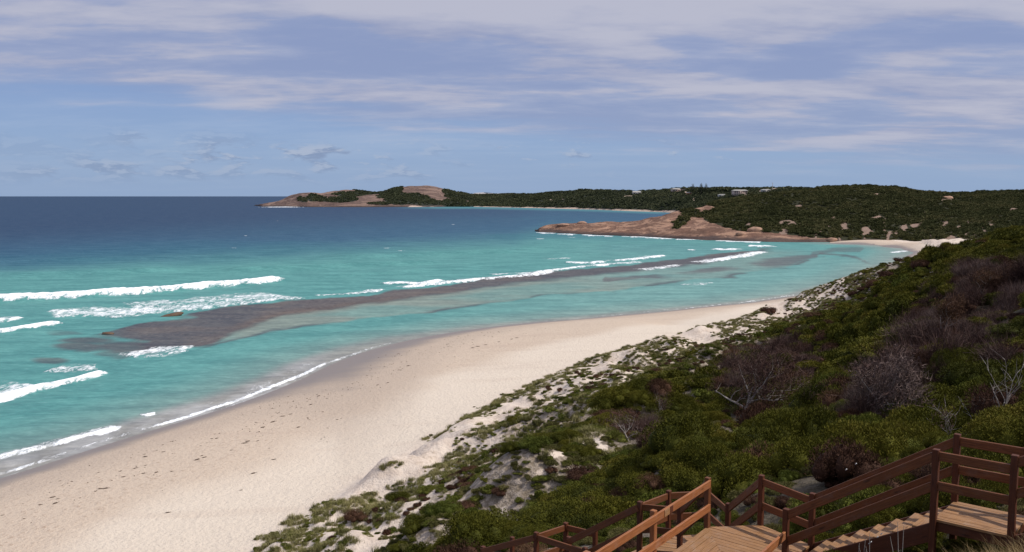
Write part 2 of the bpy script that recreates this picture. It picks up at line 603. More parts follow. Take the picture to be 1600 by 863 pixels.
def blob(px, py, cx, cy, rx, ry, wob=0.6, seed=50):
    d = ((px - cx) / rx) ** 2 + ((py - cy) / ry) ** 2
    return 1 - sstep(d + (sn2 - 0.5) * 4 * wob, 0.5, 1.4)


for (cx, cy, rx, ry) in [(1230, 493, 34, 6), (1205, 497, 30, 5), (1340, 428, 12, 6), (1440, 443, 26, 5), (1455, 428, 14, 4), (1322, 460, 5, 7), (1300, 468, 6, 5), (960, 600, 22, 10), (1010, 560, 30, 6), (985, 580, 34, 8), (925, 685, 22, 8),
                         (1120, 532, 22, 5), (870, 710, 14, 4), (845, 740, 9, 4), (790, 800, 8, 4), (720, 845, 30, 10), (890, 690, 14, 6), (760, 770, 12, 6), (920, 690, 16, 4), (940, 700, 10, 5), (1060, 550, 24, 5)]:
    sand = np.maximum(sand, blob(gpx, gpy, cx, cy, rx, ry) * sstep(gs, 0, 5) * (gy < 260))
sand = np.where((gs < 0) | ((gy > 425) & (gx / gy > 0.3)), 1.0, sand)
litter = sstep(sn2, 0.45, 0.62) * sstep(gs, 1, 8)
attrs = {'sand': sand, 'litter': litter, 'inl': gs}
# the path the waves wash, for damp sand
wd_d, _, wd_s = poly_dist(gx, gy, water_xy)
attrs['dry'] = np.where(gz > 0, wd_d * np.interp(gpx, [380, 480, 540, 640, 760, 950, 1300], [1.0, 0.5, 0.30, 0.36, 0.7, 1.1, 0.8]), -wd_d)

keep = np.ones(NR * NC, bool)
keep[gz < -2.8] = False
V = np.stack([gx, gy, gz], -1)
fc = grid_faces(NR, NC, keep)
Vc, fcc, at = compact(V, fc, attrs)


def m_ground():
    m, t, b = material('beach_and_hill_ground')
    pos = t.new('ShaderNodeNewGeometry').outputs['Position']
    px_, py_, pz_ = t.sep(pos)
    sand_ = t.attr('sand')
    lit_ = t.attr('litter')
    dry = t.attr('dry')
    inl = t.attr('inl')
    # streaks run along the shore
    al = t.mapping(pos, rot=(0, 0, math.radians(-62)), scale=(0.35, 1.6, 1))
    nA = t.noise(al, 0.10, 5, 0.6, 0.4)
    nB = t.noise(pos, 0.55, 5, 0.65)
    nC = t.noise(pos, 2.2, 4, 0.7)
    nD = t.noise(pos, 0.05, 3, 0.5)
    dryw = t.math('ADD', dry, t.math('MULTIPLY', t.math('SUBTRACT', nA, 0.5), 3.5))
    wet = t.step(dryw, 1.2, 5.0, 1.0, 0.0)
    damp = t.step(dryw, 5.0, 14.0, 1.0, 0.0)
    pale = (0.70, 0.60, 0.485)
    tan = (0.60, 0.485, 0.375)
    inw = t.math('ADD', inl, t.math('MULTIPLY', t.math('SUBTRACT', nD, 0.5), 16.0))
    toe_pale = t.step(inw, -19, -10.5)
    c = t.mix(toe_pale, tan, pale)
    # trampled sand: many small pits
    pits = t.math('MULTIPLY', t.step(nC, 0.52, 0.68), t.math('MULTIPLY', t.step(inw, -21, -13, 1.0, 0.0), t.step(nB, 0.30, 0.55)))
    c = t.mix(t.math('MULTIPLY', pits, 0.62), c, (0.36, 0.245, 0.17))
    c = t.mix(t.math('MULTIPLY', t.step(nA, 0.5, 0.75), 0.35), c, (0.48, 0.36, 0.28))
    c = t.mix(t.math('MULTIPLY', damp, 0.62), c, (0.45, 0.36, 0.285))
    c = t.mix(wet, c, (0.235, 0.195, 0.170))
    nE = t.noise(pos, 6.5, 3, 0.7)
    c = t.mix(t.math('MULTIPLY', t.step(nE, 0.45, 0.7), t.step(wet, 0, 1, 0.26, 0.0)), c, (0.30, 0.21, 0.15))
    # white sand of the dunes
    dn = t.step(inl, -3.0, 2.0)
    c = t.mix(dn, c, t.mix(t.step(nB, 0.35, 0.7), (0.70, 0.59, 0.49), (0.57, 0.46, 0.37)))
    c = t.mix(t.math('MULTIPLY', t.math('MULTIPLY', t.step(nC, 0.50, 0.60), lit_), 0.40), c, (0.24, 0.17, 0.10))
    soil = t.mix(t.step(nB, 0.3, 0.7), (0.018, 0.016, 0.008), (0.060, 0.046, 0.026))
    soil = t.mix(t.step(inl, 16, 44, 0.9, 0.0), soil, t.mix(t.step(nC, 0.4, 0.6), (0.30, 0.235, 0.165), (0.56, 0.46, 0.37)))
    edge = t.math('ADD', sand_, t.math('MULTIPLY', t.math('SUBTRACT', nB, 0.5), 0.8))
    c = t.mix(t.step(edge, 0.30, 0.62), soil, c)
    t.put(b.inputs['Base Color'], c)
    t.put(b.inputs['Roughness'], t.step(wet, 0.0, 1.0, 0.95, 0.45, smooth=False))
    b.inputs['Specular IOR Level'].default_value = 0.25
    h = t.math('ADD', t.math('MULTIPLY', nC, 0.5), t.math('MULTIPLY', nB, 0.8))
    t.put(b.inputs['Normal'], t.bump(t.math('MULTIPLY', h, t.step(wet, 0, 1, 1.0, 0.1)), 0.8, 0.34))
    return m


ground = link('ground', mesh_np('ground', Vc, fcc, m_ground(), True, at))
set_props(ground, 'pale sand beach rising into dunes and a dark hillside', kind='structure')


def gz_at(x, y):
    """height of the ground sheet at points, bilinear on the grid"""
    x = np.atleast_1d(np.asarray(x, float))
    y = np.atleast_1d(np.asarray(y, float))
    r = np.clip((np.log(np.maximum(y, 2.21)) - math.log(2.2)) / (math.log(640) - math.log(2.2)) * (NR - 1), 0, NR - 1.001)
    c = np.clip((x / np.maximum(y, 2.21) + 0.95) / 1.75 * (NC - 1), 0, NC - 1.001)
    i = r.astype(int)
    j = c.astype(int)
    fr = r - i
    fcx = c - j
    Z = gz.reshape(NR, NC)
    return (Z[i, j] * (1 - fcx) + Z[i, j + 1] * fcx) * (1 - fr) + (Z[i + 1, j] * (1 - fcx) + Z[i + 1, j + 1] * fcx) * fr


def grid_val(A, x, y):
    r = np.clip((np.log(np.maximum(y, 2.21)) - math.log(2.2)) / (math.log(640) - math.log(2.2)) * (NR - 1), 0, NR - 1)
    c = np.clip((x / np.maximum(y, 2.21) + 0.95) / 1.75 * (NC - 1), 0, NC - 1)
    return A.reshape(NR, NC)[r.round().astype(int), c.round().astype(int)]


def pick_ground(px, py, tol=1.6):
    """front-most ground point seen at a photo pixel"""
    d = np.hypot(gpx - px, gpy - py)
    for tl in (tol, tol * 2, tol * 4, tol * 10):
        m = np.where(d < tl)[0]
        if len(m):
            i = m[np.argmin(gy[m])]
            return Vector((gx[i], gy[i], gz[i]))
    i = int(np.argmin(d))
    return Vector((gx[i], gy[i], gz[i]))


# ------------------------------------------------------------------ the sea
SR, SCN = 540, 1080
inv = np.linspace(1 / 42000.0, 1 / 66.0, SR)
srow = 1 / inv[::-1]
su = np.linspace(-0.92, 0.66, SCN)
SX = (su[None, :] * srow[:, None]).ravel()
SY = np.repeat(srow[:, None], SCN, 1).ravel()
cx_, cy_ = proj(SX, SY, np.zeros_like(SX))
wobx = (fbm(SX * 0.035, SY * 0.035, 4, 71) - 0.5)
woby = (fbm(SX * 0.035, SY * 0.035, 4, 83) - 0.5)
near_w = np.clip((cy_ - 306) / 200, 0.02, 1.3)
px_w = cx_ + wobx * 34 * near_w
py_w = cy_ + woby * 16 * near_w + (fbm(SX * 0.22, SY * 0.10, 3, 87) - 0.5) * 5 * near_w


def L3(r, g, b_):
    return np.array([r, g, b_])


deep = L3(0.014, 0.047, 0.110)
mid = L3(0.028, 0.110, 0.188)
teal = L3(0.108, 0.345, 0.312)
lag = L3(0.115, 0.350, 0.315)
shal = L3(0.27, 0.36, 0.31)
sandy = L3(0.36, 0.335, 0.285)
reefc = L3(0.108, 0.088, 0.084)
reefb = L3(0.145, 0.098, 0.066)
flat = L3(0.275, 0.325, 0.262)
colr = np.repeat(deep[None], len(SX), 0)


def lay(c, wt):
    global colr
    colr = colr * (1 - wt[:, None]) + c[None] * wt[:, None]


edge_t = np.interp(cx_, [-200, 0, 400, 800, 860, 1000, 1300], [424, 410, 387, 364, 352, 352, 350])
lay(mid, sstep(py_w, edge_t - 55, edge_t))
lay(teal, sstep(py_w, edge_t - 10, edge_t + 34))
lay(L3(0.020, 0.16, 0.20), 0.35 * sstep(fbm(SX * 0.012, SY * 0.006, 3, 12), 0.52, 0.75) * sstep(cy_, edge_t - 30, edge_t) * (1 - sstep(cy_, edge_t + 30, edge_t + 70)))
# lagoon side of the reef
REEF_TOP = [(90, 548), (150, 522), (200, 507), (290, 489), (340, 481), (480, 467), (600, 456), (700, 444), (800, 433), (900, 422), (1000, 412), (1100, 401), (1200, 388)]
REEF_BOT = [(150, 552), (260, 545), (330, 536), (375, 517), (445, 496), (560, 477), (680, 461), (800, 446), (900, 434), (1000, 424), (1100, 411), (1200, 392)]
rt = np.interp(px_w, *zip(*REEF_TOP))
rb = np.interp(px_w, *zip(*REEF_BOT))
FLAT_BOT = [(300, 545), (360, 530), (420, 518), (500, 506), (560, 497), (640, 488), (760, 475), (850, 462), (950, 455), (1050, 445), (1150, 432), (1240, 415), (1290, 402)]
fb = np.interp(px_w, *zip(*FLAT_BOT))
inx = sstep(px_w, 300, 400) * (1 - sstep(px_w, 1180, 1300))
lay(flat, inx * sstep(py_w, rb - 4, rb + 2) * (1 - sstep(py_w, fb - 2.5, fb + 1.5)) * 0.96)
lay(teal * 1.1, inx * (0.40 * sstep(fbm(SX * 0.02, SY * 0.03, 4, 44), 0.45, 0.66)) * sstep(py_w, rb + 2, rb + 8) * (1 - sstep(py_w, fb - 3, fb)))
lay(lag, sstep(py_w, fb - 1, fb + 3) * sstep(px_w, 200, 420))
lay(L3(0.21, 0.40, 0.355), sstep(py_w, fb - 1, fb + 3) * sstep(px_w, 560, 1050) * 0.75)
lay(L3(0.16, 0.375, 0.34), 0.5 * sstep(cx_, 820, 1000) * sstep(cy_, 372, 392) * (1 - sstep(cy_, 430, 460)))
fbch = np.interp(cx_, [600, 740, 900, 1030], [323.6, 323.6, 326.8, 331.5])
lay(L3(0.09, 0.30, 0.31), 0.75 * sstep(cx_, 600, 700) * (1 - sstep(cx_, 1020, 1060)) * (1 - sstep(cy_ - fbch, 1.0, 4.5)) * (cy_ < 342))
# edge of the flat: a thin dark broken line
dl, _, _ = poly_dist(px_w, py_w, FLAT_BOT)
lay(reefc, 0.75 * np.exp(-(dl / 1.5) ** 2) * sstep(fbm(SX * 0.06, SY * 0.06, 3, 15), 0.35, 0.55))
# the second, paler dark patch toward the back of the bay
d2, p2, _ = poly_dist(px_w, py_w, [(950, 437), (1050, 431), (1140, 421), (1220, 410), (1276, 401)])
wid2 = np.interp(p2, [0, 0.4, 0.8, 1.0], [3, 5, 8, 4])
lay(reefc * 1.25, 0.75 * (1 - sstep(d2, wid2 * 0.5, wid2 * 1.3)) * sstep(fbm(SX * 0.03, SY * 0.03, 4, 46), 0.22, 0.5))
d3, p3, _ = poly_dist(px_w, py_w, [(1270, 396), (1310, 390), (1345, 391)])
lay(reefc, 0.55 * (1 - sstep(d3, 1.5, 5)))
d4, _, _ = poly_dist(px_w, py_w, [(1280, 396), (1310, 399), (1340, 404), (1362, 412), (1370, 420)])
lay(reefc, 0.65 * (1 - sstep(d4, 0.6, 2.0)))
# the main reef
reef = sstep(py_w, rt - 1.0, rt + 1.0) * (1 - sstep(py_w, rb - 3, rb + 3)) * sstep(px_w, 85, 215) * (1 - sstep(px_w, 1175, 1215))
rn = fbm(SX * 0.05, SY * 0.05, 4, 55)
reef_l = reef * np.clip(sstep(px_w + (rn - 0.5) * 360, 120, 215) * 1.4, 0, 1)
lay(reefc, reef_l * 0.96)
brownedge = np.exp(-((py_w - rb + 4) / 5.0) ** 2) * sstep(px_w, 330, 420) * (1 - sstep(px_w, 560, 760))
lay(reefb, brownedge * 0.75)
lay(reefb * 1.3 + 0.02, reef_l * 0.35 * sstep(rn, 0.5, 0.7))
for (cx0, cy0, rx0, ry0, a0) in [(75, 565, 28, 3.0, 0.7), (140, 534, 46, 7, 0.8), (120, 546, 40, 7, 0.8), (195, 546, 50, 9, 0.85), (105, 519, 30, 3, 0.4), (170, 556, 30, 4, 0.5)]:
    d_ = np.hypot((px_w - cx0) / rx0, (py_w - cy0) / ry0)
    lay(reefc, a0 * (1 - sstep(d_, 0.6, 1.3)))
# shallows along the beach
wdist, wpar, wside = poly_dist(SX, SY, water_xy)
wd2 = wdist * (1 + 0.35 * wobx)
lay(shal, (1 - sstep(wd2, 3.0, 24.0)) * 0.72)
lay(L3(0.335, 0.30, 0.275), (1 - sstep(wd2, 4.0, 9.5)) * 0.85 * np.interp(cx_, [-300, 480, 600, 760], [1, 1, 0.5, 0.0]))
lay(sandy, (1 - sstep(wd2, 1.0, 7.0)) * 0.75)
lay(L3(0.55, 0.54, 0.52), 0.55 * sstep(fbm(SX * 0.25, SY * 0.2, 4, 66), 0.38, 0.62) * (1 - sstep(wd2, 3.5, 8.5)) * np.interp(cx_, [-300, 470, 520], [1, 1, 0.0]))
bk = sstep(cx_, 1330, 1400) * sstep(cy_, 378, 384)
lay(shal, bk * 0.5)

# ---- waves: height and foam
sz = np.zeros_like(SX)
foam = np.zeros_like(SX)
oct_n = fbm(SX * 0.24, SY * 0.07, 4, 91)
oct_m = fbm(SX * 0.06, SY * 0.10, 3, 95)


def wave(pts, hgt, front, back, dens=1.0, trail=0.0, trail_d=0.45, ragged=0.5):
    """a breaker along a line given on the water: a steep white front, a softer back, foam trailing behind"""
    global foam, sz
    wl = [(P(a, b_, z=0).x, P(a, b_, z=0).y) for a, b_ in pts]
    xs = [q[0] for q in wl]
    ys = [q[1] for q in wl]
    m = np.where((SX > min(xs) - 70) & (SX < max(xs) + 70) & (SY > min(ys) - 70) & (SY < max(ys) + 90))[0]
    d, par, side = poly_dist(SX[m] + (oct_n[m] - 0.5) * 3.0 * ragged, SY[m] + (oct_n[m] - 0.5) * 6.0 * ragged, wl)
    s = np.where(side > 0, d, -d)            # positive: seaward
    endt = sstep(par, 0.0, 0.07) * (1 - sstep(par, 0.93, 1.0))
    endt = np.where((pts[0][0] <= 0) & (par < 0.5), 1.0, endt)
    vary = 0.75 + 0.5 * oct_m[m]
    fr = front * vary
    prof = np.where(s < 0, np.exp(-(s / fr) ** 2), np.exp(-(s / (back * vary)) ** 2))
    sz[m] += hgt * prof * endt * (0.8 + 0.4 * oct_n[m])
    rag = 0.35 + 1.3 * fbm(SX[m] * 0.30, SY[m] * 0.07, 4, 93)
    f = np.where(s < 0, 1 - sstep(-s, fr * 0.5 * rag, fr * 2.3 * rag), 1 - sstep(s, back * 0.2 * rag, back * 2.0 * rag)) * (dens * (0.72 + 0.5 * oct_n[m]))
    if trail > 0:
        f = np.maximum(f, trail_d * np.where(s > 0, 1 - sstep(s, trail * 0.4, trail * (0.7 + oct_m[m] * 1.0)), 0) * (0.8 + 0.7 * oct_m[m]))
    foam[m] = np.maximum(foam[m], f * endt)


wave([(-300, 480), (-150, 476), (0, 471), (60, 468), (130, 465), (200, 460), (260, 456), (330, 450), (400, 444), (458, 436)], 2.1, 2.2, 4.6, 1.1, 10, 0.35)
wave([(-200, 512), (-60, 505), (0, 503), (34, 497)], 0.5, 2.0, 4.0, 0.7, 8, 0.4)
wave([(-200, 530), (-90, 526), (0, 519), (55, 512), (97, 505)], 0.9, 1.6, 2.4, 1.0, 6, 0.3)
wave([(-250, 655), (-120, 648), (0, 626), (60, 610), (120, 596), (170, 582)], 0.8, 0.9, 1.5, 1.0, 0, 0.4)
wave([(-200, 650), (-60, 632), (0, 618), (80, 604)], 0.15, 2.0, 4.0, 0.5, 12, 0.46)
wave([(75, 578), (120, 578), (160, 575)], 0.1, 2.0, 4.0, 0.5, 7, 0.42)
wave([(60, 498), (130, 494), (180, 497), (240, 490), (300, 485), (360, 477), (430, 470), (490, 465)], 0.4, 1.6, 3.0, 0.62, 30, 0.50)
wave([(190, 480), (260, 475), (340, 471), (420, 466)], 0.2, 3.0, 6.0, 0.42, 14, 0.4)
wave([(185, 551), (225, 558), (255, 557), (280, 549), (300, 540)], 0.2, 1.2, 3.0, 0.58, 15, 0.46)
wave([(490, 463), (540, 460), (580, 456), (600, 452)], 0.3, 1.3, 2.0, 0.75, 6, 0.4)
wave([(594, 445), (625, 443), (660, 445), (690, 438)], 0.7, 1.6, 2.8, 0.9, 6, 0.4)
wave([(620, 452), (680, 445), (730, 440), (780, 435), (830, 431), (870, 424)], 0.6, 1.4, 3.4, 0.9, 9, 0.45)
wave([(760, 430), (830, 427), (845, 426)], 0.2, 1.6, 3.0, 0.6, 8, 0.4)
wave([(830, 429), (900, 418), (960, 413), (1010, 410)], 0.5, 1.6, 3.0, 0.8, 8, 0.35)
wave([(880, 411), (925, 412), (945, 409)], 0.6, 2.0, 4.0, 0.95, 14, 0.42)
wave([(950, 409), (1000, 405), (1042, 399)], 0.6, 2.0, 3.6, 0.9, 12, 0.42)
wave([(1074, 391), (1088, 392)], 0.5, 2.0, 4.0, 0.95)
wave([(1110, 389), (1135, 391), (1155, 389)], 0.6, 2.4, 4.0, 0.95, 8, 0.35)
wave([(1165, 384), (1190, 385.5), (1209, 384.5)], 0.8, 3.4, 5.0, 1.0, 10, 0.35)
wave([(1090, 412), (1130, 406), (1165, 400), (1196, 393)], 0.4, 2.4, 5.0, 0.82, 10, 0.4)
wave([(1000, 423), (1040, 418), (1062, 414)], 0.2, 2.0, 4.0, 0.62, 8, 0.4)
wave([(1065, 447), (1115, 442)], 0.1, 2.0, 4.0, 0.42)
wave([(850, 405), (900, 403)], 0.1, 3.0, 6.0, 0.42, 10, 0.35)
# white water at the foot of the rock point
for seg in ([(836, 364), (862, 365.5)], [(868, 366), (900, 367.5)], [(905, 367.5), (935, 369), (960, 370)], [(965, 370), (1005, 371.5), (1048, 374)], [(1050, 374), (1105, 375.5)], [(1106, 376), (1160, 378.5), (1190, 379)]):
    wave(seg, 0.3, 3.0, 8.0, 0.85, 0, 0.4, 0.8)
for seg in ([(395, 323.2), (418, 323.5)], [(425, 323.5), (470, 324.2)], [(490, 324.2), (515, 324.2)]):
    wave(seg, 0.8, 30, 30, 0.95, 0, 0, 0.5)
wave([(1395, 395), (1418, 392)], 0.0, 1.5, 3.0, 0.75, 6, 0.3)
# shore break and swash
wave([(-300, 800), (-150, 760), (0, 715), (50, 703), (100, 690), (150, 678), (206, 663)], 0.35, 0.7, 1.0, 0.95, 2.5, 0.4)
wave([(225, 650), (246, 646)], 0.2, 0.6, 1.0, 0.95)
sw = (1 - sstep(np.abs(wdist - 0.5 - 1.2 * oct_m), 0.2, 1.0))
swm = np.interp(cx_, [-300, 0, 40, 240, 260, 480, 500, 590, 620, 900, 1000, 1250, 1300], [0.8, 0.75, 0.45, 0.55, 0.9, 0.95, 0.6, 0.55, 0.25, 0.35, 0.45, 0.55, 0.3])
foam = np.maximum(foam, sw * swm)
lace = (1 - sstep(wdist, 3.5, 9.5)) * (0.65 + 0.7 * oct_m) * np.interp(cx_, [-300, 0, 240, 480, 520, 1300], [0.24, 0.24, 0.24, 0.30, 0.16, 0.16])
foam = np.maximum(foam, lace)
# unbroken swell
for pts, hh in (([(330, 425), (470, 420), (600, 414), (700, 410)], 1.5), ([(500, 405), (600, 401), (720, 396), (830, 392)], 1.5), ([(-200, 440), (0, 432), (150, 428), (300, 420)], 1.4),
                ([(470, 432), (560, 429), (650, 424), (760, 417)], 0.8), ([(700, 392), (850, 388), (1000, 385)], 0.8), ([(-200, 415), (0, 409), (250, 403), (420, 399)], 0.8), ([(840, 400), (950, 396), (1060, 391)], 0.6)):
    wl = [(P(a, b_, z=0).x, P(a, b_, z=0).y) for a, b_ in pts]
    d, par, side = poly_dist(SX, SY + (oct_m - 0.5) * 14, wl)
    sz += hh * np.exp(-(np.where(side > 0, d / 16, d / 7)) ** 2) * sstep(par, 0, 0.15) * (1 - sstep(par, 0.85, 1.0))
# whitecaps out on the deep water
for i in range(70):
    qx = random.uniform(-60, 1000)
    qy = 318 + 75 * random.random() ** 1.4
    c0 = P(qx, qy, z=0)
    ln_ = random.uniform(0.8, 2.6) * (1 + c0.y / 900)
    d = ((SX - c0.x) / ln_) ** 2 + ((SY - c0.y) / (ln_ * 0.8)) ** 2
    foam = np.maximum(foam, np.exp(-d) * random.uniform(0.45, 0.85))
sz += (fbm(SX * 0.03, SY * 0.05, 3, 99) - 0.5) * 0.5 * sstep(SY, 130, 260)
sz += (oct_n - 0.5) * 0.12 * (1 - sstep(SY, 300, 500))
sz *= np.where(wdist < 12, np.clip(wdist / 12, 0.25, 1), 1)
sz += 0.03

zt = gz_at(SX, SY)
inside = (SY < 630) & (SX / SY < 0.79)
buried = inside & (zt > 1.6)
keep = ~buried
V = np.stack([SX, SY, sz], -1)
fc = grid_faces(SR, SCN, keep)
Vc, fcc, at = compact(V, fc, {'body': colr, 'foam': foam, 'reef': np.clip(reef_l + brownedge * 0.5, 0, 1)})


def m_sea():
    m, t, b = material('sea_water')
    pos = t.new('ShaderNodeNewGeometry').outputs['Position']
    body = t.attr('body', out=0)
    fo = t.attr('foam')
    rf = t.attr('reef')
    al = t.mapping(pos, rot=(0, 0, math.radians(14)), scale=(0.9, 0.42, 1))
    na = t.noise(al, 0.34, 6, 0.70, 0.7)
    nb = t.noise(al, 1.1, 4, 0.65, 0.6)
    nn = t.math('ADD', t.math('MULTIPLY', na, 0.6), t.math('MULTIPLY', nb, 0.4))
    nd_ = t.noise(t.mapping(pos, rot=(0, 0, math.radians(20)), scale=(0.9, 0.40, 1)), 0.5, 6, 0.70, 1.0)
    cell = t.math('ABSOLUTE', t.math('SUBTRACT', nd_, 0.5))
    lace_ = t.step(cell, 0.0, 0.11, 0.36, 0.0)
    fm = t.math('ADD', t.math('ADD', fo, t.math('MULTIPLY', lace_, t.step(fo, 0.12, 0.45))), t.math('MULTIPLY', t.math('SUBTRACT', nn, 0.5), 2.3))
    mask = t.step(fm, 0.50, 1.10)
    # mottled water: cloud-like patches and fine chop
    chop = t.noise(t.mapping(pos, rot=(0, 0, math.radians(-15)), scale=(0.35, 1.0, 1)), 0.16, 6, 0.7, 0.3)
    c = t.mix(t.step(chop, 0.35, 0.68), t.mix(0.30, body, (0.006, 0.03, 0.07)), t.mix(0.05, body, (0.5, 0.6, 0.6)))
    gr = t.noise(t.mapping(pos, rot=(0, 0, math.radians(-15)), scale=(0.5, 1.0, 1)), 0.9, 4, 0.75)
    c = t.mix(t.step(gr, 0.35, 0.65, 0.22, 0.0), c, (0.004, 0.02, 0.05))
    c = t.mix(t.step(gr, 0.55, 0.75, 0.0, 0.14), c, (0.5, 0.62, 0.66))
    rr = t.noise(t.mapping(pos, scale=(1.0, 0.5, 1)), 0.8, 6, 0.75)
    c = t.mix(t.math('MULTIPLY', rf, t.step(rr, 0.52, 0.72, 0, 0.55)), c, (0.24, 0.19, 0.165))
    c = t.mix(t.math('MULTIPLY', rf, t.step(rr, 0.30, 0.48, 0.6, 0.0)), c, (0.030, 0.024, 0.024))
    fcol = t.mix(t.step(nb, 0.3, 0.6), (0.80, 0.84, 0.86), (0.95, 0.96, 0.96))
    c = t.mix(mask, c, fcol)
    w1 = t.noise(t.mapping(pos, rot=(0, 0, math.radians(-18)), scale=(0.5, 1.0, 1)), 0.35, 5, 0.6, 0.2)
    nrm = t.bump(t.math('ADD', w1, t.math('MULTIPLY', mask, 0.6)), 0.55, 0.55)
    di = t.new('ShaderNodeBsdfDiffuse')
    gl = t.new('ShaderNodeBsdfGlossy')
    gl.inputs['Roughness'].default_value = 0.3
    t.put(di.inputs['Color'], c)
    t.put(di.inputs['Normal'], nrm)
    t.put(gl.inputs['Normal'], nrm)
    lw = t.new('ShaderNodeLayerWeight')
    lw.inputs['Blend'].default_value = 0.5
    t.put(lw.inputs['Normal'], nrm)
    fac = t.math('MULTIPLY', t.math('ADD', 0.03, t.math('MULTIPLY', t.math('POWER', lw.outputs['Facing'], 3.0), 0.09)), t.math('SUBTRACT', 1.0, mask))
    mx = t.new('ShaderNodeMixShader')
    t.put(mx.inputs[0], fac)
    t.l.new(di.outputs[0], mx.inputs[1])
    t.l.new(gl.outputs[0], mx.inputs[2])
    t.l.new(mx.outputs[0], t.n['Material Output'].inputs[0])
    t.n.remove(b)
    return m


sea = link('sea', mesh_np('sea', Vc, fcc, m_sea(), True, at))
set_props(sea, 'turquoise bay with breaking waves and a dark reef', kind='structure')
# water outside the fan in view, a little lower, so the bay does not stop at an edge
vo = []
fo_ = []
ring = [(-60000, -20000), (-60000, 60000), (60000, 60000), (60000, -20000)]
out = mesh_np('seabed', np.array([(x, y, -6.0) for x, y in ring]), np.array([[3, 2, 1, 0]]), m_plain('deep_seabed', (0.010, 0.040, 0.10), 0.5, 0.1, 0.01))
set_props(link('seabed', out), 'deep blue sea floor', kind='structure')


# ------------------------------------------------------------------ far land
def land(name, foot, crest, ncol, nrow, shape, back, noise_a, noise_s, seed, vmax=1.9):
    """foot: (px, py) where the land meets z=foot height, crest: (px, py, extra depth)"""
    fx = [a[0] for a in foot]
    px = np.linspace(fx[0], fx[-1], ncol)
    fy = np.interp(px, fx, [a[1] for a in foot])
    cxs = [a[0] for a in crest]
    cy = np.interp(px, cxs, [a[1] for a in crest])
    dd = np.interp(px, cxs, [a[2] for a in crest])
    k = np.array([1, 2, 3, 2, 1]) / 9.0
    cy = np.convolve(np.pad(cy, 2, 'edge'), k, 'valid')
    X = np.zeros((nrow, ncol))
    Y = np.zeros((nrow, ncol))
    Z = np.zeros((nrow, ncol))
    vs = np.concatenate([np.linspace(-0.18, 1.05, int(nrow * 0.78)), np.linspace(1.07, vmax, nrow - int(nrow * 0.78))])
    for j in range(ncol):
        f0 = P(px[j], fy[j], z=0.0)
        y1 = f0.y + dd[j]
        c1 = P(px[j], cy[j], y=y1)
        u = f0.x / f0.y
        for_v = f0.y + vs * dd[j]
        Y[:, j] = for_v
        X[:, j] = u * for_v
        vv = np.clip(vs, 0, 1)
        a = shape(px[j]) if callable(shape) else shape
        pr = vv ** a * (1 - 0.0) * (1 + 0.0)
        pr = np.where(vs > 1, np.maximum(1 - back * (vs - 1) ** 1.6, -0.1), pr)
        Z[:, j] = np.where(vs < 0, vs * 14.0, c1.z * pr)
    vv = np.clip(vs, 0, 1)[:, None]
    n = (fbm(X * noise_s, Y * noise_s, 5, seed) - 0.5) * noise_a * np.sin(np.pi * np.clip(vv, 0, 1)) ** 0.7
    n2 = (fbm(X * noise_s * 3, Y * noise_s * 3, 4, seed + 5) - 0.5) * noise_a * 0.35 * sstep(vv, 0.02, 0.25)
    Z = Z + n + n2
    return X, Y, Z, px


def finish_land(name, X, Y, Z, mat, paint, label):
    x, y, z = X.ravel(), Y.ravel(), Z.ravel()
    ppx, ppy = proj(x, y, z)
    at = paint(x, y, z, ppx, ppy)
    o = link(name, mesh_np(name, np.stack([x, y, z], -1), grid_faces(*X.shape), mat, True, at))
    set_props(o, label, kind='structure')
    return at, ppx, ppy


def m_rockland(name, rock_a, rock_b, soil, dirt, dark_z=1.6, sc_=1.0):
    m, t, b = material(name)
    pos = t.new('ShaderNodeNewGeometry').outputs['Position']
    z = t.sep(pos)[2]
    veg = t.attr('veg')
    di = t.attr('dirt')
    n1_ = t.noise(t.mapping(pos, scale=(0.45, 0.6, 2.6)), 0.11 * sc_, 6, 0.68, 0.8)
    n2_ = t.noise(pos, 0.05 * sc_, 5, 0.65)
    n3_ = t.noise(pos, 0.45 * sc_, 5, 0.72)
    c = t.mix(t.step(n1_, 0.38, 0.60), rock_b, rock_a)
    c = t.mix(t.math('MULTIPLY', t.step(n2_, 0.52, 0.70), 0.6), c, tuple(x * 0.5 for x in rock_b))
    c = t.mix(t.math('MULTIPLY', t.step(n3_, 0.55, 0.72), 0.35), c, tuple(min(1, x * 1.35) for x in rock_a))
    crack = t.step(t.math('ABSOLUTE', t.math('SUBTRACT', n1_, 0.5)), 0.0, 0.028, 1.0, 0.0)
    c = t.mix(t.math('MULTIPLY', crack, 0.75), c, tuple(x * 0.28 for x in rock_b))
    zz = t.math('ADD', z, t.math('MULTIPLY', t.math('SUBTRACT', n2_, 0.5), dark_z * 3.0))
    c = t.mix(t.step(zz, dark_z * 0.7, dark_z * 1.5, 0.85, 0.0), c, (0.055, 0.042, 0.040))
    s_ = t.mix(n3_, tuple(x * 0.6 for x in soil), tuple(x * 1.5 for x in soil))
    ve = t.math('ADD', veg, t.math('MULTIPLY', t.math('SUBTRACT', n3_, 0.5), 0.7))
    c = t.mix(t.step(ve, 0.40, 0.60), c, s_)
    de = t.math('ADD', di, t.math('MULTIPLY', t.math('SUBTRACT', n3_, 0.5), 0.7))
    c = t.mix(t.step(de, 0.42, 0.62), c, t.mix(n1_, tuple(x * 0.75 for x in dirt), tuple(min(1, x * 1.2) for x in dirt)))
    t.put(b.inputs['Base Color'], c)
    b.inputs['Roughness'].default_value = 0.88
    b.inputs['Specular IOR Level'].default_value = 0.2
    t.put(b.inputs['Normal'], t.bump(t.math('ADD', n1_, t.math('MULTIPLY', n3_, 0.7)), 0.9, 1.1 / sc_))
    return m


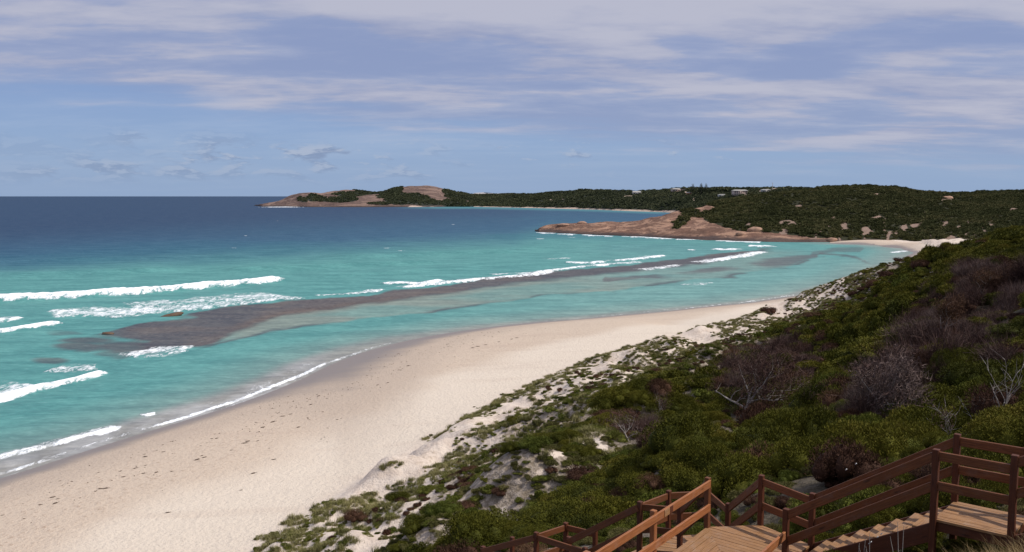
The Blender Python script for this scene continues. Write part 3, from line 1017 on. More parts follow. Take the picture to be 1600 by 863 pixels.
# -- the rock point and scrubby hill across the bay
H_FOOT = [(836, 361.5), (842, 363), (900, 366), (960, 368.5), (1050, 373), (1100, 375.5), (1200, 378.2), (1290, 378.6), (1350, 378.8), (1400, 379.2), (1440, 380.2), (1475, 381.8), (1560, 384), (1700, 386), (1850, 388)]
H_CREST = [(836, 361.5, 8), (842, 357, 12), (850, 353.5, 18), (872, 350, 30), (900, 349.5, 45), (930, 348, 50), (960, 347, 55), (1000, 343.5, 65), (1025, 339, 70), (1042, 334, 75), (1060, 331, 90), (1085, 326, 110), (1098, 322, 130), (1115, 316, 150), (1150, 310, 165), (1200, 303.5, 175), (1250, 297.5, 185), (1290, 292.5, 190), (1330, 290.5, 195), (1350, 290.5, 200), (1375, 292.5, 205), (1392, 292.5, 210), (1430, 299, 215), (1480, 303, 220), (1500, 303, 230), (1545, 300, 250), (1600, 298, 260), (1700, 296, 260), (1850, 300, 260)]
hX, hY, hZ, hpx = land('headland', H_FOOT, H_CREST, 900, 120, lambda p: float(np.interp(p, [836, 1000, 1100, 1250, 1400, 1850], [0.60, 0.62, 0.78, 0.72, 0.66, 0.66])), 1.1, 6.0, 0.030, 201)
VEG_EDGE = [(1000, 300), (1075, 318), (1085, 330), (1062, 343), (1048, 353), (1066, 354), (1090, 345), (1108, 347), (1130, 354), (1165, 363), (1200, 366.5), (1260, 371), (1330, 375), (1400, 377), (1475, 380), (1560, 384), (1900, 386)]


def paint_head(x, y, z, ppx, ppy):
    n = fbm(x * 0.05, y * 0.05, 4, 210) - 0.5
    n2_ = fbm(x * 0.02, y * 0.03, 4, 215)
    ve = np.interp(ppx, [0, 1040, 1052, 1075, 1095, 1110, 1130, 1165, 1200, 1260, 1330, 1475, 1900], [200, 250, 318, 340, 342, 346, 354, 362, 366, 371, 374.5, 378, 383])
    veg = sstep(ve - ppy + n * 14, -2, 2)
    spur = 1 - sstep(np.hypot((ppx - 1064 + (ppy - 345) * 0.7) / 12, (ppy - 346) / 11) + n * 1.2, 0.7, 1.2)
    veg = np.maximum(veg, spur * 0.9)
    bare = 1 - sstep(np.hypot((ppx - 1100) / 26, (ppy - 326) / 7) + n * 1.5, 0.7, 1.2)
    veg = veg * (1 - bare)
    # pink scars on the scarp
    d = np.zeros_like(x)
    for (a, b_, ra, rb_) in [(1318, 350, 6, 8), (1295, 341, 16, 3), (1232, 348, 12, 4), (1247, 341, 6, 4), (1225, 362, 6, 4), (1372, 340, 8, 4), (1413, 357, 6, 6), (1430, 352, 7, 5), (1442, 345, 4, 5), (1352, 362, 6, 6), (1400, 365, 4, 7), (1387, 370, 4, 3), (1478, 350, 5, 4), (1495, 358, 7, 4), (1486, 371, 10, 7), (1505, 375, 9, 6), (1540, 362, 14, 5), (1550, 352, 18, 2.5), (1575, 358, 10, 5), (1452, 333, 14, 1.6), (1474, 313, 9, 3), (1484, 310, 6, 2), (1370, 304, 5, 3), (1383, 303, 3, 2), (1584, 327, 6, 1.4), (1248, 322, 6, 2), (1265, 331, 5, 2), (1170, 352, 3, 3), (1122, 333, 2, 2), (1120, 319, 4, 1.5), (1420, 375, 6, 4), (1270, 374, 10, 3)]:
        q = np.hypot((ppx - a) / ra, (ppy - b_) / rb_)
        d = np.maximum(d, 1 - sstep(q + n * 2.4, 0.55, 1.35))
    n5 = fbm(ppx * 0.16, ppy * 0.11, 4, 219)
    sp = sstep(n5, 0.60, 0.70) * sstep(ppy, 318, 352) * sstep(ppx, 1195, 1260)
    d = np.maximum(d * 0.75, sp * 0.65)
    return {'veg': veg * (1 - 0.9 * d), 'dirt': d * (veg > 0.1)}


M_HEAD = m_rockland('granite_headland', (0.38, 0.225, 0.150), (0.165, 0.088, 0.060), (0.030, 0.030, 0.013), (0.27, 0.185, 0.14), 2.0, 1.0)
# ledges on the bare rock
hled = (1 - np.abs(2 * (fbm(hX * 0.05, hY * 0.05, 3, 230) + hZ * 0.16 - np.floor(fbm(hX * 0.05, hY * 0.05, 3, 230) + hZ * 0.16)) - 1)) * 0.9
hZ = hZ + np.where(hpx[None, :] < 1300, hled - 0.45, 0) * sstep(hZ, 0.4, 2.0)
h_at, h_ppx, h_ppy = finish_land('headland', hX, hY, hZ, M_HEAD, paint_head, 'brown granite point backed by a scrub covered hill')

# -- the wooded slope with houses, behind
S_FOOT = [(690, 322.6), (740, 323.4), (800, 324.4), (900, 327), (1030, 331.5), (1150, 337), (1300, 346), (1420, 352)]
S_CREST = [(690, 312, 240), (725, 303.5, 300), (750, 304.8, 330), (800, 303.6, 360), (830, 304.2, 360), (860, 301.5, 350), (880, 299.8, 350), (915, 297.2, 340), (940, 298, 330), (975, 299.3, 320), (1010, 299.6, 320), (1040, 297, 330), (1060, 295.2, 340), (1085, 295.6, 340), (1110, 295.5, 340), (1145, 295, 330), (1180, 294.4, 320), (1215, 293.4, 320), (1250, 295.5, 310), (1300, 297, 300), (1420, 300, 280)]
sX, sY, sZ, spx = land('hill', S_FOOT, S_CREST, 560, 70, 0.75, 1.0, 14.0, 0.010, 301)


def paint_slope(x, y, z, ppx, ppy):
    n = fbm(x * 0.02, y * 0.02, 4, 310) - 0.5
    beach = np.interp(ppx, [600, 740, 900, 1030, 1400], [321.8, 322.3, 324.9, 328.8, 340])
    veg = sstep(beach - ppy + n * 1.2, -0.6, 0.3)
    d = np.zeros_like(x)
    for (a, b_, ra, rb_) in [(985, 307, 12, 1.2), (1128, 306, 10, 1.6), (1167, 305.5, 14, 1.8), (1193, 299.5, 14, 1.2), (1212, 296.5, 7, 2.0), (1084, 311, 2.5, 2.5), (1062, 299.5, 14, 2), (1075, 302, 6, 1.6), (860, 313, 4, 1.5), (878, 312, 3, 1.2), (1200, 301.5, 16, 1.2)]:
        q = np.hypot((ppx - a) / ra, (ppy - b_) / rb_)
        d = np.maximum(d, 1 - sstep(q + n * 1.4, 0.6, 1.3))
    d = np.maximum(d, (1 - veg))
    return {'veg': veg * (1 - d), 'dirt': d}


M_SLOPE = m_rockland('wooded_slope', (0.40, 0.29, 0.22), (0.24, 0.15, 0.11), (0.030, 0.034, 0.020), (0.56, 0.43, 0.33), 0.01, 0.35)
s_at, s_ppx, s_ppy = finish_land('hill', sX, sY, sZ, M_SLOPE, paint_slope, 'low wooded slope with a white beach at its foot')

# -- the far rocky headland
R_FOOT = [(396, 321.6), (410, 323.2), (480, 323.9), (560, 323.9), (640, 323.7), (700, 323.4), (760, 323.4)]
R_CREST = [(396, 321.4, 30), (405, 319.8, 60), (430, 315.5, 110), (444, 311, 140), (452, 306.5, 160), (468, 301.5, 170), (488, 300.6, 180), (502, 302.6, 190), (520, 299.2, 220), (540, 296.6, 240), (556, 296.9, 240), (575, 299.8, 240), (590, 301.4, 240), (600, 299.6, 250), (618, 293.6, 260), (640, 290.9, 270), (662, 290.3, 270), (682, 291.8, 270), (702, 297.5, 270), (715, 299.5, 280), (730, 302.5, 280), (745, 306, 280), (760, 312, 200)]
rX, rY, rZ, rpx = land('far_headland', R_FOOT, R_CREST, 420, 70, 0.7, 1.0, 12.0, 0.012, 401)


def paint_far(x, y, z, ppx, ppy):
    n = fbm(x * 0.013, y * 0.013, 4, 410) - 0.5
    veg = np.zeros_like(x)
    for (a, b_, ra, rb_) in [(492, 308, 22, 7), (470, 311, 14, 6), (545, 303, 40, 4), (530, 312, 34, 4), (575, 300, 26, 4), (612, 308, 20, 10), (645, 311, 36, 8), (618, 297, 14, 6), (660, 317, 30, 4), (720, 310, 30, 12), (745, 316, 26, 9), (700, 300, 8, 5), (590, 318, 22, 3)]:
        q = np.hypot((ppx - a) / ra, (ppy - b_) / rb_)
        veg = np.maximum(veg, 1 - sstep(q + n * 2.0, 0.65, 1.15))
    d = sstep(ppy, 320.4, 321.6) * (ppx > 630) * sstep(n + 0.5, 0.40, 0.5)
    return {'veg': veg * (1 - d), 'dirt': d}


M_FARROCK = m_rockland('far_granite', (0.235, 0.155, 0.120), (0.125, 0.080, 0.066), (0.030, 0.034, 0.024), (0.52, 0.40, 0.32), 2.5, 0.32)
r_at, r_ppx, r_ppy = finish_land('headland', rX, rY, rZ, M_FARROCK, paint_far, 'far granite headland with two rounded domes')

# -- hills on the skyline, far off
K_FOOT = [(730, 309.6), (845, 309.6)]
K_CREST = [(730, 306, 500), (742, 301.5, 600), (760, 300.5, 600), (775, 302.2, 600), (790, 301.6, 600), (820, 302.3, 600), (845, 305, 500)]
kX, kY, kZ, kpx = land('far_hills', K_FOOT, K_CREST, 90, 20, 0.8, 1.0, 18.0, 0.003, 501)
M_SKYL = m_rockland('skyline_hills', (0.30, 0.29, 0.30), (0.20, 0.20, 0.23), (0.09, 0.11, 0.14), (0.45, 0.42, 0.40), 0.01, 0.1)  # blue-grey tones: the haze of distance is put into the hill colours


def paint_k(x, y, z, ppx, ppy):
    n = fbm(x * 0.004, y * 0.004, 4, 510)
    return {'veg': sstep(n, 0.35, 0.5), 'dirt': sstep(n, 0.62, 0.7)}


finish_land('far_hills', kX, kY, kZ, M_SKYL, paint_k, 'blue hills on the skyline')


def pick_land(X, Y, Z, ppx, ppy, px, py, tol=1.2):
    d = np.hypot(ppx - px, (ppy - py))
    y = Y.ravel()
    for tl in (tol, tol * 2, tol * 4, tol * 12):
        m = np.where(d < tl)[0]
        if len(m):
            i = m[np.argmin(y[m] + 40 * d[m])]
            break
    else:
        i = int(np.argmin(d))
    return Vector((X.ravel()[i], y[i], Z.ravel()[i]))
# ------------------------------------------------------------------ plant meshes
def unit(v):
    return v / (np.linalg.norm(v, axis=-1, keepdims=True) + 1e-9)


def ball(c, r, nu=9, nv=6, squash=1.0, jit=0.10, r_=None):
    th = np.linspace(0, 2 * np.pi, nu, endpoint=False)
    ph = np.linspace(0.15, np.pi - 0.15, nv)
    T, Pp = np.meshgrid(th, ph)
    k = 1 + (r_.random(T.shape) - 0.5) * 2 * jit
    v = np.stack([np.cos(T) * np.sin(Pp) * r * k + c[0], np.sin(T) * np.sin(Pp) * r * k + c[1], np.cos(Pp) * r * squash * k + c[2]], -1).reshape(-1, 3)
    f = []
    for i in range(nv - 1):
        for j in range(nu):
            a, b = i * nu + j, i * nu + (j + 1) % nu
            f += [(a, b + nu, b), (a, a + nu, b + nu)]
    return v, np.array(f)


def foliage(name, mat, seed, lobes, n, L, W, core=0.68, upw=0.35, out=0.7, low=-0.25, squash=0.85, shag=0.25):
    """crown of many small leaf sprays spread over and through a set of lobes"""
    r_ = np.random.default_rng(seed)
    lobes = np.array(lobes, float)
    area = lobes[:, 3] ** 2
    which = r_.choice(len(lobes), n, p=area / area.sum())
    d = unit(r_.normal(size=(n, 3)))
    d[:, 2] = np.where(d[:, 2] < low, -d[:, 2], d[:, 2])
    rad = lobes[which, 3] * (1 - shag + r_.random(n) ** 0.7 * shag * 1.5)
    c = lobes[which, :3] + d * rad[:, None] * np.array([1, 1, squash])
    a = unit(d * out + r_.normal(size=(n, 3)) * 0.55 + np.array([0, 0, upw]))
    s = unit(np.cross(a, r_.normal(size=(n, 3))))
    ln = L * (0.6 + 0.8 * r_.random(n))
    wd_ = W * (0.6 + 0.8 * r_.random(n))
    v = np.stack([c - s * wd_[:, None] / 2, c + s * wd_[:, None] / 2, c + a * ln[:, None]], 1).reshape(-1, 3)
    f = np.arange(3 * n).reshape(-1, 3)
    lobe_t = r_.random(len(lobes)) * 0.45
    lv = np.repeat(np.clip(lobe_t[which] + r_.random(n) * 0.55, 0, 1), 3)
    vs_, fs_, ls_ = [v], [f], [lv]
    off = len(v)
    if core > 0:
        for k, lb in enumerate(lobes):
            bv, bf = ball(lb[:3], lb[3] * core, squash=squash, r_=r_)
            vs_.append(bv)
            fs_.append(bf + off)
            ls_.append(np.full(len(bv), lobe_t[k] * 0.5 + 0.1))  # core toned darker than the leaves: shade inside the crown put into its colour
            off += len(bv)
    return mesh_np(name, np.concatenate(vs_), np.concatenate(fs_), mat, False, {'lv': np.concatenate(ls_)})


def dome_lobes(seed, n, R, H, rmin=0.28, rmax=0.5):
    r_ = np.random.default_rng(seed)
    out = [(0, 0, H * 0.38, min(R, H) * 0.62)]
    for i in range(n):
        t = r_.random() * 2 * math.pi
        q = math.sqrt(r_.random()) * R * 0.78
        rr = (rmin + (rmax - rmin) * r_.random()) * min(R, H * 1.3)
        zz = (H - rr * 0.8) * (1 - (q / R) ** 2 * 0.75) * (0.75 + 0.25 * r_.random())
        out.append((math.cos(t) * q, math.sin(t) * q, max(zz, rr * 0.35), rr))
    return out


def twigs(name, mat, seed, n, R, H, W=0.018, lean=(0, 0), spread=0.8, fine=3, core=None, droop=0.0):
    """bare brush: a fan of long thin stems, each with finer twigs"""
    r_ = np.random.default_rng(seed)
    vs_, lv = [], []
    b = np.stack([r_.normal(size=n) * R * 0.28, r_.normal(size=n) * R * 0.28, np.zeros(n)], -1)
    d = unit(np.stack([r_.normal(size=n) * spread + lean[0], r_.normal(size=n) * spread + lean[1], 0.75 + r_.random(n)], -1))
    ln = H * (0.55 + 0.6 * r_.random(n))
    tip = b + d * ln[:, None]
    s = unit(np.cross(d, r_.normal(size=(n, 3)))) * W
    vs_.append(np.stack([b - s, b + s, tip], 1).reshape(-1, 3))
    lv.append(np.repeat(r_.random(n) * 0.6, 3))
    for k in range(fine):
        t = 0.35 + 0.6 * r_.random(n)
        o = b + (tip - b) * t[:, None]
        d2_ = unit(d + r_.normal(size=(n, 3)) * 0.55 + np.array([lean[0], lean[1], -droop]) * 0.4)
        tp = o + d2_ * (ln * (0.22 + 0.3 * r_.random(n)))[:, None]
        s2 = unit(np.cross(d2_, r_.normal(size=(n, 3)))) * W * 0.62
        vs_.append(np.stack([o - s2, o + s2, tp], 1).reshape(-1, 3))
        lv.append(np.repeat(0.25 + r_.random(n) * 0.75, 3))
    v = np.concatenate(vs_)
    return mesh_np(name, v, np.arange(len(v)).reshape(-1, 3), mat, False, {'lv': np.concatenate(lv)})


def tuft(name, mat, seed, n, R, H, W=0.012, bend=0.5):
    r_ = np.random.default_rng(seed)
    b = np.stack([r_.normal(size=n) * R * 0.3, r_.normal(size=n) * R * 0.3, np.zeros(n) - 0.03], -1)
    t = r_.random(n) * 2 * np.pi
    o = np.stack([np.cos(t), np.sin(t), np.zeros(n)], -1)
    hh = H * (0.5 + 0.7 * r_.random(n))
    m = b + np.array([0, 0, 1]) * (hh * 0.6)[:, None] + o * (hh * bend * 0.3 * r_.random(n))[:, None]
    tp = m + np.array([0, 0, 1]) * (hh * 0.3)[:, None] + o * (hh * bend * (0.3 + 0.6 * r_.random(n)))[:, None]
    s = np.stack([-np.sin(t), np.cos(t), np.zeros(n)], -1) * W
    q = np.stack([b - s, b + s, m + s * 0.7, m - s * 0.7, tp], 1)
    v = q.reshape(-1, 3)
    base = np.arange(n)[:, None] * 5
    f = np.concatenate([base + np.array([[0, 1, 2]]), base + np.array([[0, 2, 3]]), base + np.array([[3, 2, 4]])])
    return mesh_np(name, v, f, mat, False, {'lv': np.repeat(r_.random(n), 5)})


heath = [foliage('heath_crown', M_HEATH, 20 + i, dome_lobes(40 + i, 9 + i, 1.0, 0.95), 9000, 0.050, 0.024) for i in range(4)]
bright = [foliage('bright_crown', M_BRIGHT, 60 + i, dome_lobes(70 + i, 8, 1.0, 0.75), 6000, 0.055, 0.026) for i in range(3)]
olive = [foliage('olive_crown', M_OLIVE, 80 + i, dome_lobes(90 + i, 8, 1.0, 0.60, 0.22, 0.36), 4200, 0.075, 0.026, core=0.7, shag=0.4) for i in range(3)]
brown = [foliage('brown_crown', M_BROWN, 100 + i, dome_lobes(110 + i, 8, 1.0, 0.9), 4000, 0.08, 0.022, core=0.72, shag=0.4) for i in range(2)]
heath_m = [foliage('heath_mound', M_HEATH, 120 + i, dome_lobes(130 + i, 7, 1.0, 0.95), 1800, 0.13, 0.062) for i in range(3)]
bright_m = [foliage('bright_mound', M_BRIGHT, 140 + i, dome_lobes(150 + i, 6, 1.0, 0.7), 800, 0.17, 0.085) for i in range(2)]
olive_m = [foliage('olive_mound', M_OLIVE, 160 + i, dome_lobes(170 + i, 6, 1.0, 0.55, 0.2, 0.34), 1100, 0.13, 0.055, core=0.7, shag=0.4) for i in range(2)]
brush = [twigs('dead_brush', M_TWIG, 180 + i, 420, 1.0, 1.25, 0.013, (0.35, 0.15), 0.55, 4) for i in range(3)]
tufts = [tuft('dune_tuft', M_DGRASS, 200 + i, 130, 0.8, 0.55, 0.018, 0.7) for i in range(3)]
straws = [tuft('straw_tuft', M_STRAW, 210 + i, 120, 0.6, 0.75, 0.006, 0.8) for i in range(3)]
mats = [foliage('creeper', M_CREEP, 220 + i, [(math.cos(a) * q, math.sin(a) * q, 0.04, 0.22) for a, q in zip(np.random.default_rng(230 + i).random(9) * 6.28, np.random.default_rng(240 + i).random(9) ** 0.6 * 0.8)], 520, 0.13, 0.06, core=0.6, squash=0.45, shag=0.6) for i in range(3)]
far_b = [foliage('hill_bush', M_FAR, 250 + i, dome_lobes(260 + i, 5, 1.0, 0.85), 150, 0.42, 0.26, core=0.84) for i in range(4)]
far_c = [foliage('slope_bush', M_FARB, 270 + i, dome_lobes(280 + i, 5, 1.0, 0.8), 110, 0.46, 0.30, core=0.84) for i in range(3)]


def scatter(name, sources, pts, scales, kindlabel, tilt=0.25, zs=None):
    """uncountable ground cover: one point cloud whose points carry the plant meshes"""
    coll = bpy.data.collections.new(name + '_plants')
    for i, me in enumerate(sources):
        coll.objects.link(bpy.data.objects.new('%s_plant_%s' % (name, chr(97 + i)), me))
    me = bpy.data.meshes.new(name)
    pts = np.asarray(pts, np.float32)
    n = len(pts)
    me.vertices.add(n)
    me.vertices.foreach_set('co', pts.ravel())
    r_ = np.random.default_rng(n + 5)
    rot = np.stack([(r_.random(n) - 0.5) * tilt, (r_.random(n) - 0.5) * tilt, r_.random(n) * 6.283], -1).astype(np.float32)
    sca = np.stack([scales * (0.85 + 0.3 * r_.random(n)), scales * (0.85 + 0.3 * r_.random(n)), (scales if zs is None else zs) * (0.8 + 0.4 * r_.random(n))], -1).astype(np.float32)
    a = me.attributes.new('rot', 'FLOAT_VECTOR', 'POINT')
    a.data.foreach_set('vector', rot.ravel())
    a = me.attributes.new('sca', 'FLOAT_VECTOR', 'POINT')
    a.data.foreach_set('vector', sca.ravel())
    a = me.attributes.new('pick', 'INT', 'POINT')
    a.data.foreach_set('value', r_.integers(0, len(sources), n).astype(np.int32))
    o = link(name, me)
    set_props(o, kindlabel, kind='stuff')
    ng = bpy.data.node_groups.new(name + '_scatter', 'GeometryNodeTree')
    ng.interface.new_socket('Geometry', in_out='INPUT', socket_type='NodeSocketGeometry')
    ng.interface.new_socket('Geometry', in_out='OUTPUT', socket_type='NodeSocketGeometry')
    N_ = ng.nodes
    gi = N_.new('NodeGroupInput')
    go = N_.new('NodeGroupOutput')
    ci = N_.new('GeometryNodeCollectionInfo')
    ci.inputs['Collection'].default_value = coll
    ci.inputs['Separate Children'].default_value = True
    ci.inputs['Reset Children'].default_value = True
    ip = N_.new('GeometryNodeInstanceOnPoints')
    ip.inputs['Pick Instance'].default_value = True

    def na(nm, typ):
        x = N_.new('GeometryNodeInputNamedAttribute')
        x.data_type = typ
        x.inputs['Name'].default_value = nm
        return x.outputs['Attribute']
    ng.links.new(gi.outputs[0], ip.inputs['Points'])
    ng.links.new(ci.outputs[0], ip.inputs['Instance'])
    ng.links.new(na('pick', 'INT'), ip.inputs['Instance Index'])
    e2r = N_.new('FunctionNodeEulerToRotation')
    ng.links.new(na('rot', 'FLOAT_VECTOR'), e2r.inputs[0])
    ng.links.new(e2r.outputs[0], ip.inputs['Rotation'])
    ng.links.new(na('sca', 'FLOAT_VECTOR'), ip.inputs['Scale'])
    ng.links.new(ip.outputs[0], go.inputs[0])
    md = o.modifiers.new('scatter', 'NODES')
    md.node_group = ng
    return o


# ------------------------------------------------------------------ stairway points (used for planting too)
p1 = P(1463, 702, y=13.5)
zU = p1.z
p3 = P(1496, 680, z=zU)
side_v = Vector((p3.x - p1.x, p3.y - p1.y, 0))
p3 = p1 + side_v
run = Vector((-side_v.y, side_v.x, 0)).normalized()      # the way the flights go down: left and away
p2 = p1 - run * 1.08
p4 = p3 - run * 1.08
deckU = P(1456, 811, y=13.5).z
best_t = min((abs(800 + F * (p1.x + run.x * t) / ((p1.y + run.y * t) * CP + 5.3 * SP) - 1229), t) for t in np.linspace(1, 4, 601))[1]
p5 = p1 + run * best_t
p5.z = P(1229, 795, y=p5.y).z
zM = p5.z
p6 = Vector((p5.x, p5.y, zM)) + side_v
deckM = zM - 0.97
pQ = P(1190, 744, z=zM)
pR = P(1106, 747, z=zM)
zL = zM - 1.0
deckL = zL - 1.0
pS, pN, pX, pT1, pT2 = [P(a, b, z=zL) for a, b in ((1138, 788), (1063, 791), (1107, 765), (1045, 768), (1000, 785))]
zK = zL - 1.3
deckK = zK - 1.0
pT3, pT4, pV, pK, pW = [P(a, b, z=zK) for a, b in ((884, 818), (838, 833), (930, 829), (889, 840), (914, 857))]
zG = zK - 0.85
pT5 = P(755, 855, z=zG)
pT5b = P(790, 868, z=zG)
bdir = (P(920, 863, z=zM) - pR).normalized()
stair_axis = [(p2.x + 1, p2.y - 1), ((p1.x + p3.x) / 2, (p1.y + p3.y) / 2), ((p5.x + p6.x) / 2, (p5.y + p6.y) / 2), ((pR.x + pQ.x) / 2, (pR.y + pQ.y) / 2), ((pN.x + pS.x) / 2, (pN.y + pS.y) / 2), (pT2.x + .3, pT2.y + .3), (pK.x + .3, pK.y + .3), (pT4.x + .3, pT4.y + .3), (pT5.x, pT5.y + .3)]
walk_axis = [(pR.x + .5, pR.y - .5), (pR.x + bdir.x * 5 + .7, pR.y + bdir.y * 5 - .5)]


def stair_clear(x, y):
    d1, _, _ = poly_dist(x, y, stair_axis)
    d2_, _, _ = poly_dist(x, y, walk_axis)
    return np.minimum(d1, d2_ - 0.4)


# ------------------------------------------------------------------ planting the near land
def region(px, py, lst, n, wob=1.6):
    m = np.zeros(np.shape(px))
    for (a, b, ra, rb_) in lst:
        q = np.hypot((px - a) / ra, (py - b) / rb_)
        m = np.maximum(m, 1 - sstep(q + n * wob, 0.6, 1.25))
    return m


NCAND = 60000
cu = rng.uniform(-0.78, 0.74, NCAND)
cyy = np.sqrt(rng.uniform(7.5 ** 2, 262 ** 2, NCAND))
cxx = cu * cyy
extra_u = rng.uniform(-0.5, 0.74, 9000)
extra_y = np.sqrt(rng.uniform(9 ** 2, 75 ** 2, 9000))
cxx = np.concatenate([cxx, extra_u * extra_y])
cyy = np.concatenate([cyy, extra_y])
is_extra = np.arange(len(cxx)) >= NCAND
czz = gz_at(cxx, cyy)
csand = grid_val(sand, cxx, cyy)
cs = inland(cxx, cyy)
ppx, ppy = proj(cxx, cyy, czz)
cn = fbm(cxx * 0.09, cyy * 0.09, 4, 601)
cn2 = fbm(cxx * 0.03, cyy * 0.03, 4, 607)
cr = rng.random(len(cxx))
ok = (csand < 0.42) & (cs > 1) & (ppx > -60) & (ppx < 1680) & (ppy < 960)
clear = stair_clear(cxx, cyy)
ok &= clear > 0.95
# nothing tall between the eye and the stairs
infront = (cyy < 13.2) | ((cyy < 16.5) & (cxx < 3.2))
ok &= ~infront
hollow = [pick_ground(1165, 645), pick_ground(1215, 622), pick_ground(1562, 664), pick_ground(1520, 676), pick_ground(1478, 694), pick_ground(985, 692), pick_ground(1030, 657), pick_ground(1275, 654)]
for q_, hr in zip(hollow, (3.6, 2.0, 1.2, 1.0, 0.9, 1.0, 1.0, 1.0)):
    ok &= np.hypot((cxx - q_.x), (cyy - q_.y + hr * 0.5) / 1.5) > hr

dead_m = region(ppx, ppy, [(1395, 610, 50, 42), (1345, 655, 26, 30), (1480, 505, 55, 42), (1430, 555, 40, 30), (1530, 440, 50, 35), (1205, 575, 70, 30), (1560, 560, 40, 30), (1150, 590, 40, 22), (1590, 480, 26, 50), (1260, 560, 34, 18), (1450, 600, 36, 26), (1010, 690, 22, 20)], cn - 0.5)
bright_zone = region(ppx, ppy, [(1000, 650, 60, 24), (1100, 575, 50, 10), (950, 620, 60, 12), (1290, 660, 60, 36), (1240, 700, 60, 24), (1380, 675, 50, 24), (640, 825, 90, 22), (700, 815, 60, 20), (1330, 500, 70, 22), (1050, 620, 60, 14), (1450, 440, 60, 16), (880, 640, 30, 16), (1530, 690, 60, 20)], cn - 0.5)
olive_w = (1 - sstep(cs + (cn - 0.5) * 30, 18, 38)) * 0.68 + 0.12

species = np.full(len(cxx), 0)                         # 0 heath 1 bright 2 olive 3 brown 4 dead brush
species = np.where(cr < olive_w, 2, species)
species = np.where((cr > 0.62) & (cr < 0.62 + 0.36 * bright_zone + 0.05 + 0.2 * (cn2 > 0.56)), 1, species)
species = np.where((cr > 0.93) & (cn2 > 0.47), 3, species)
species = np.where(rng.random(len(cxx)) < dead_m * 0.82, np.where(rng.random(len(cxx)) < 0.6, 4, 3), species)
size = 0.55 + 0.95 * rng.random(len(cxx)) ** 1.8 + 1.0 * (cn - 0.5)
size = size * np.where(species == 2, 0.62, 1.0) * np.where(species == 1, 0.85, 1.0)
size = size * (0.6 + 0.4 * sstep(cs, 6, 30))
size = np.where(is_extra, size * 0.55, size)
size = size * np.interp(cyy, [12, 30, 80, 160], [0.62, 0.95, 1.15, 1.35])
size = np.minimum(size, 0.55 * (clear - 0.3))
size = np.maximum(size, np.where(species == 2, 0.36, 0.30))
zsc = size * np.interp(cn2 + 0.35 * (rng.random(len(cxx)) - 0.5), [0.35, 0.65], [0.65, 1.35])
zsc = zsc * np.interp(cs + (cn - 0.5) * 14, [8, 20, 36], [0.36, 0.48, 1.0])
czz = czz - 0.10 * size
far_sel = cyy > 78
thin = rng.random(len(cxx)) < np.interp(cyy, [15, 60, 150, 260], [1.0, 0.95, 0.75, 0.6])
ok &= thin
ok &= rng.random(len(cxx)) < np.interp(cs + (cn - 0.5) * 24, [4, 12, 24, 34], [0.25, 0.40, 0.58, 1.0])

names = {0: ('coastal_heath', heath, heath_m, 'dark green heath covering the hillside'),
         1: ('bright_scrub', bright, bright_m, 'yellow green scrub among the dark heath'),
         2: ('olive_scrub', olive, olive_m, 'low olive scrub over the back of the dunes'),
         3: ('brown_scrub', brown, brown, 'rusty brown scrub among the heath'),
         4: ('dead_brush', brush, brush, 'grey purple leafless brush on the hillside')}

# the shrubs that show largest are things of their own
vis = np.where(ok & (cyy > 17) & (cyy < 75) & (ppx > 380) & (ppx < 1600) & (ppy < 850) & (species < 4) & (~is_extra))[0]
app = size[vis] / cyy[vis]
big = vis[np.argsort(-app)][:230]
big_set = np.zeros(len(cxx), bool)
big_set[big] = True
for sp, (nm, near_src, far_src, lab) in names.items():
    for tag_, msk, src in (('', ~far_sel, near_src), ('', far_sel, far_src)):
        m = ok & msk & (species == sp) & ~big_set
        if m.sum():
            scatter(nm, src, np.stack([cxx, cyy, czz], -1)[m], size[m], lab, zs=zsc[m])
BIG = {0: ('heath_shrub', heath, 'dense dark green heath shrub on the slope', 'heath shrubs on the hillside'),
       1: ('green_shrub', bright, 'yellow green rounded shrub among the dark hillside heath', 'yellow green shrubs on the hillside'),
       2: ('olive_shrub', olive, 'low olive brown shrub between bare sand and hillside heath', 'olive shrubs behind the dunes'),
       3: ('brown_shrub', brown, 'rusty brown dry leaved shrub among the green hillside heath', 'rusty brown shrubs on the hillside')}
for k, i in enumerate(big):
    nm, src, lab, grp = BIG[int(species[i])]
    o = link(nm, src[k % len(src)])
    o.location = (cxx[i], cyy[i], czz[i])
    o.rotation_euler = (0, 0, random.random() * 6.28)
    bg_ = float(np.interp(cs[i], [26, 38], [0.0, 0.7]))
    o.scale = (size[i] * random.uniform(1.0, 1 + 0.4 * bg_), size[i] * random.uniform(1.0, 1 + 0.4 * bg_), zsc[i] * random.uniform(1.0 - 0.3 * (1 - bg_), 1 + 0.6 * bg_))
    qx, qy = ppx[i], ppy[i]
    place = ('right beside the lower stair flights' if qx < 1060 and qy > 745 else 'on the lower slope between dunes and stairs' if qx < 1000 else 'just behind the main stair landing' if qx < 1300 and qy > 690 else 'on the middle slope below the leaning dead tree' if qx < 1300 else 'just behind the upper stair landing' if qy > 650 else 'high on the right slope among dead trees')
    set_props(o, lab.split(' on the slope')[0].split(' among')[0].split(' between')[0] + ' ' + place, 'shrub', grp + ' ' + place)

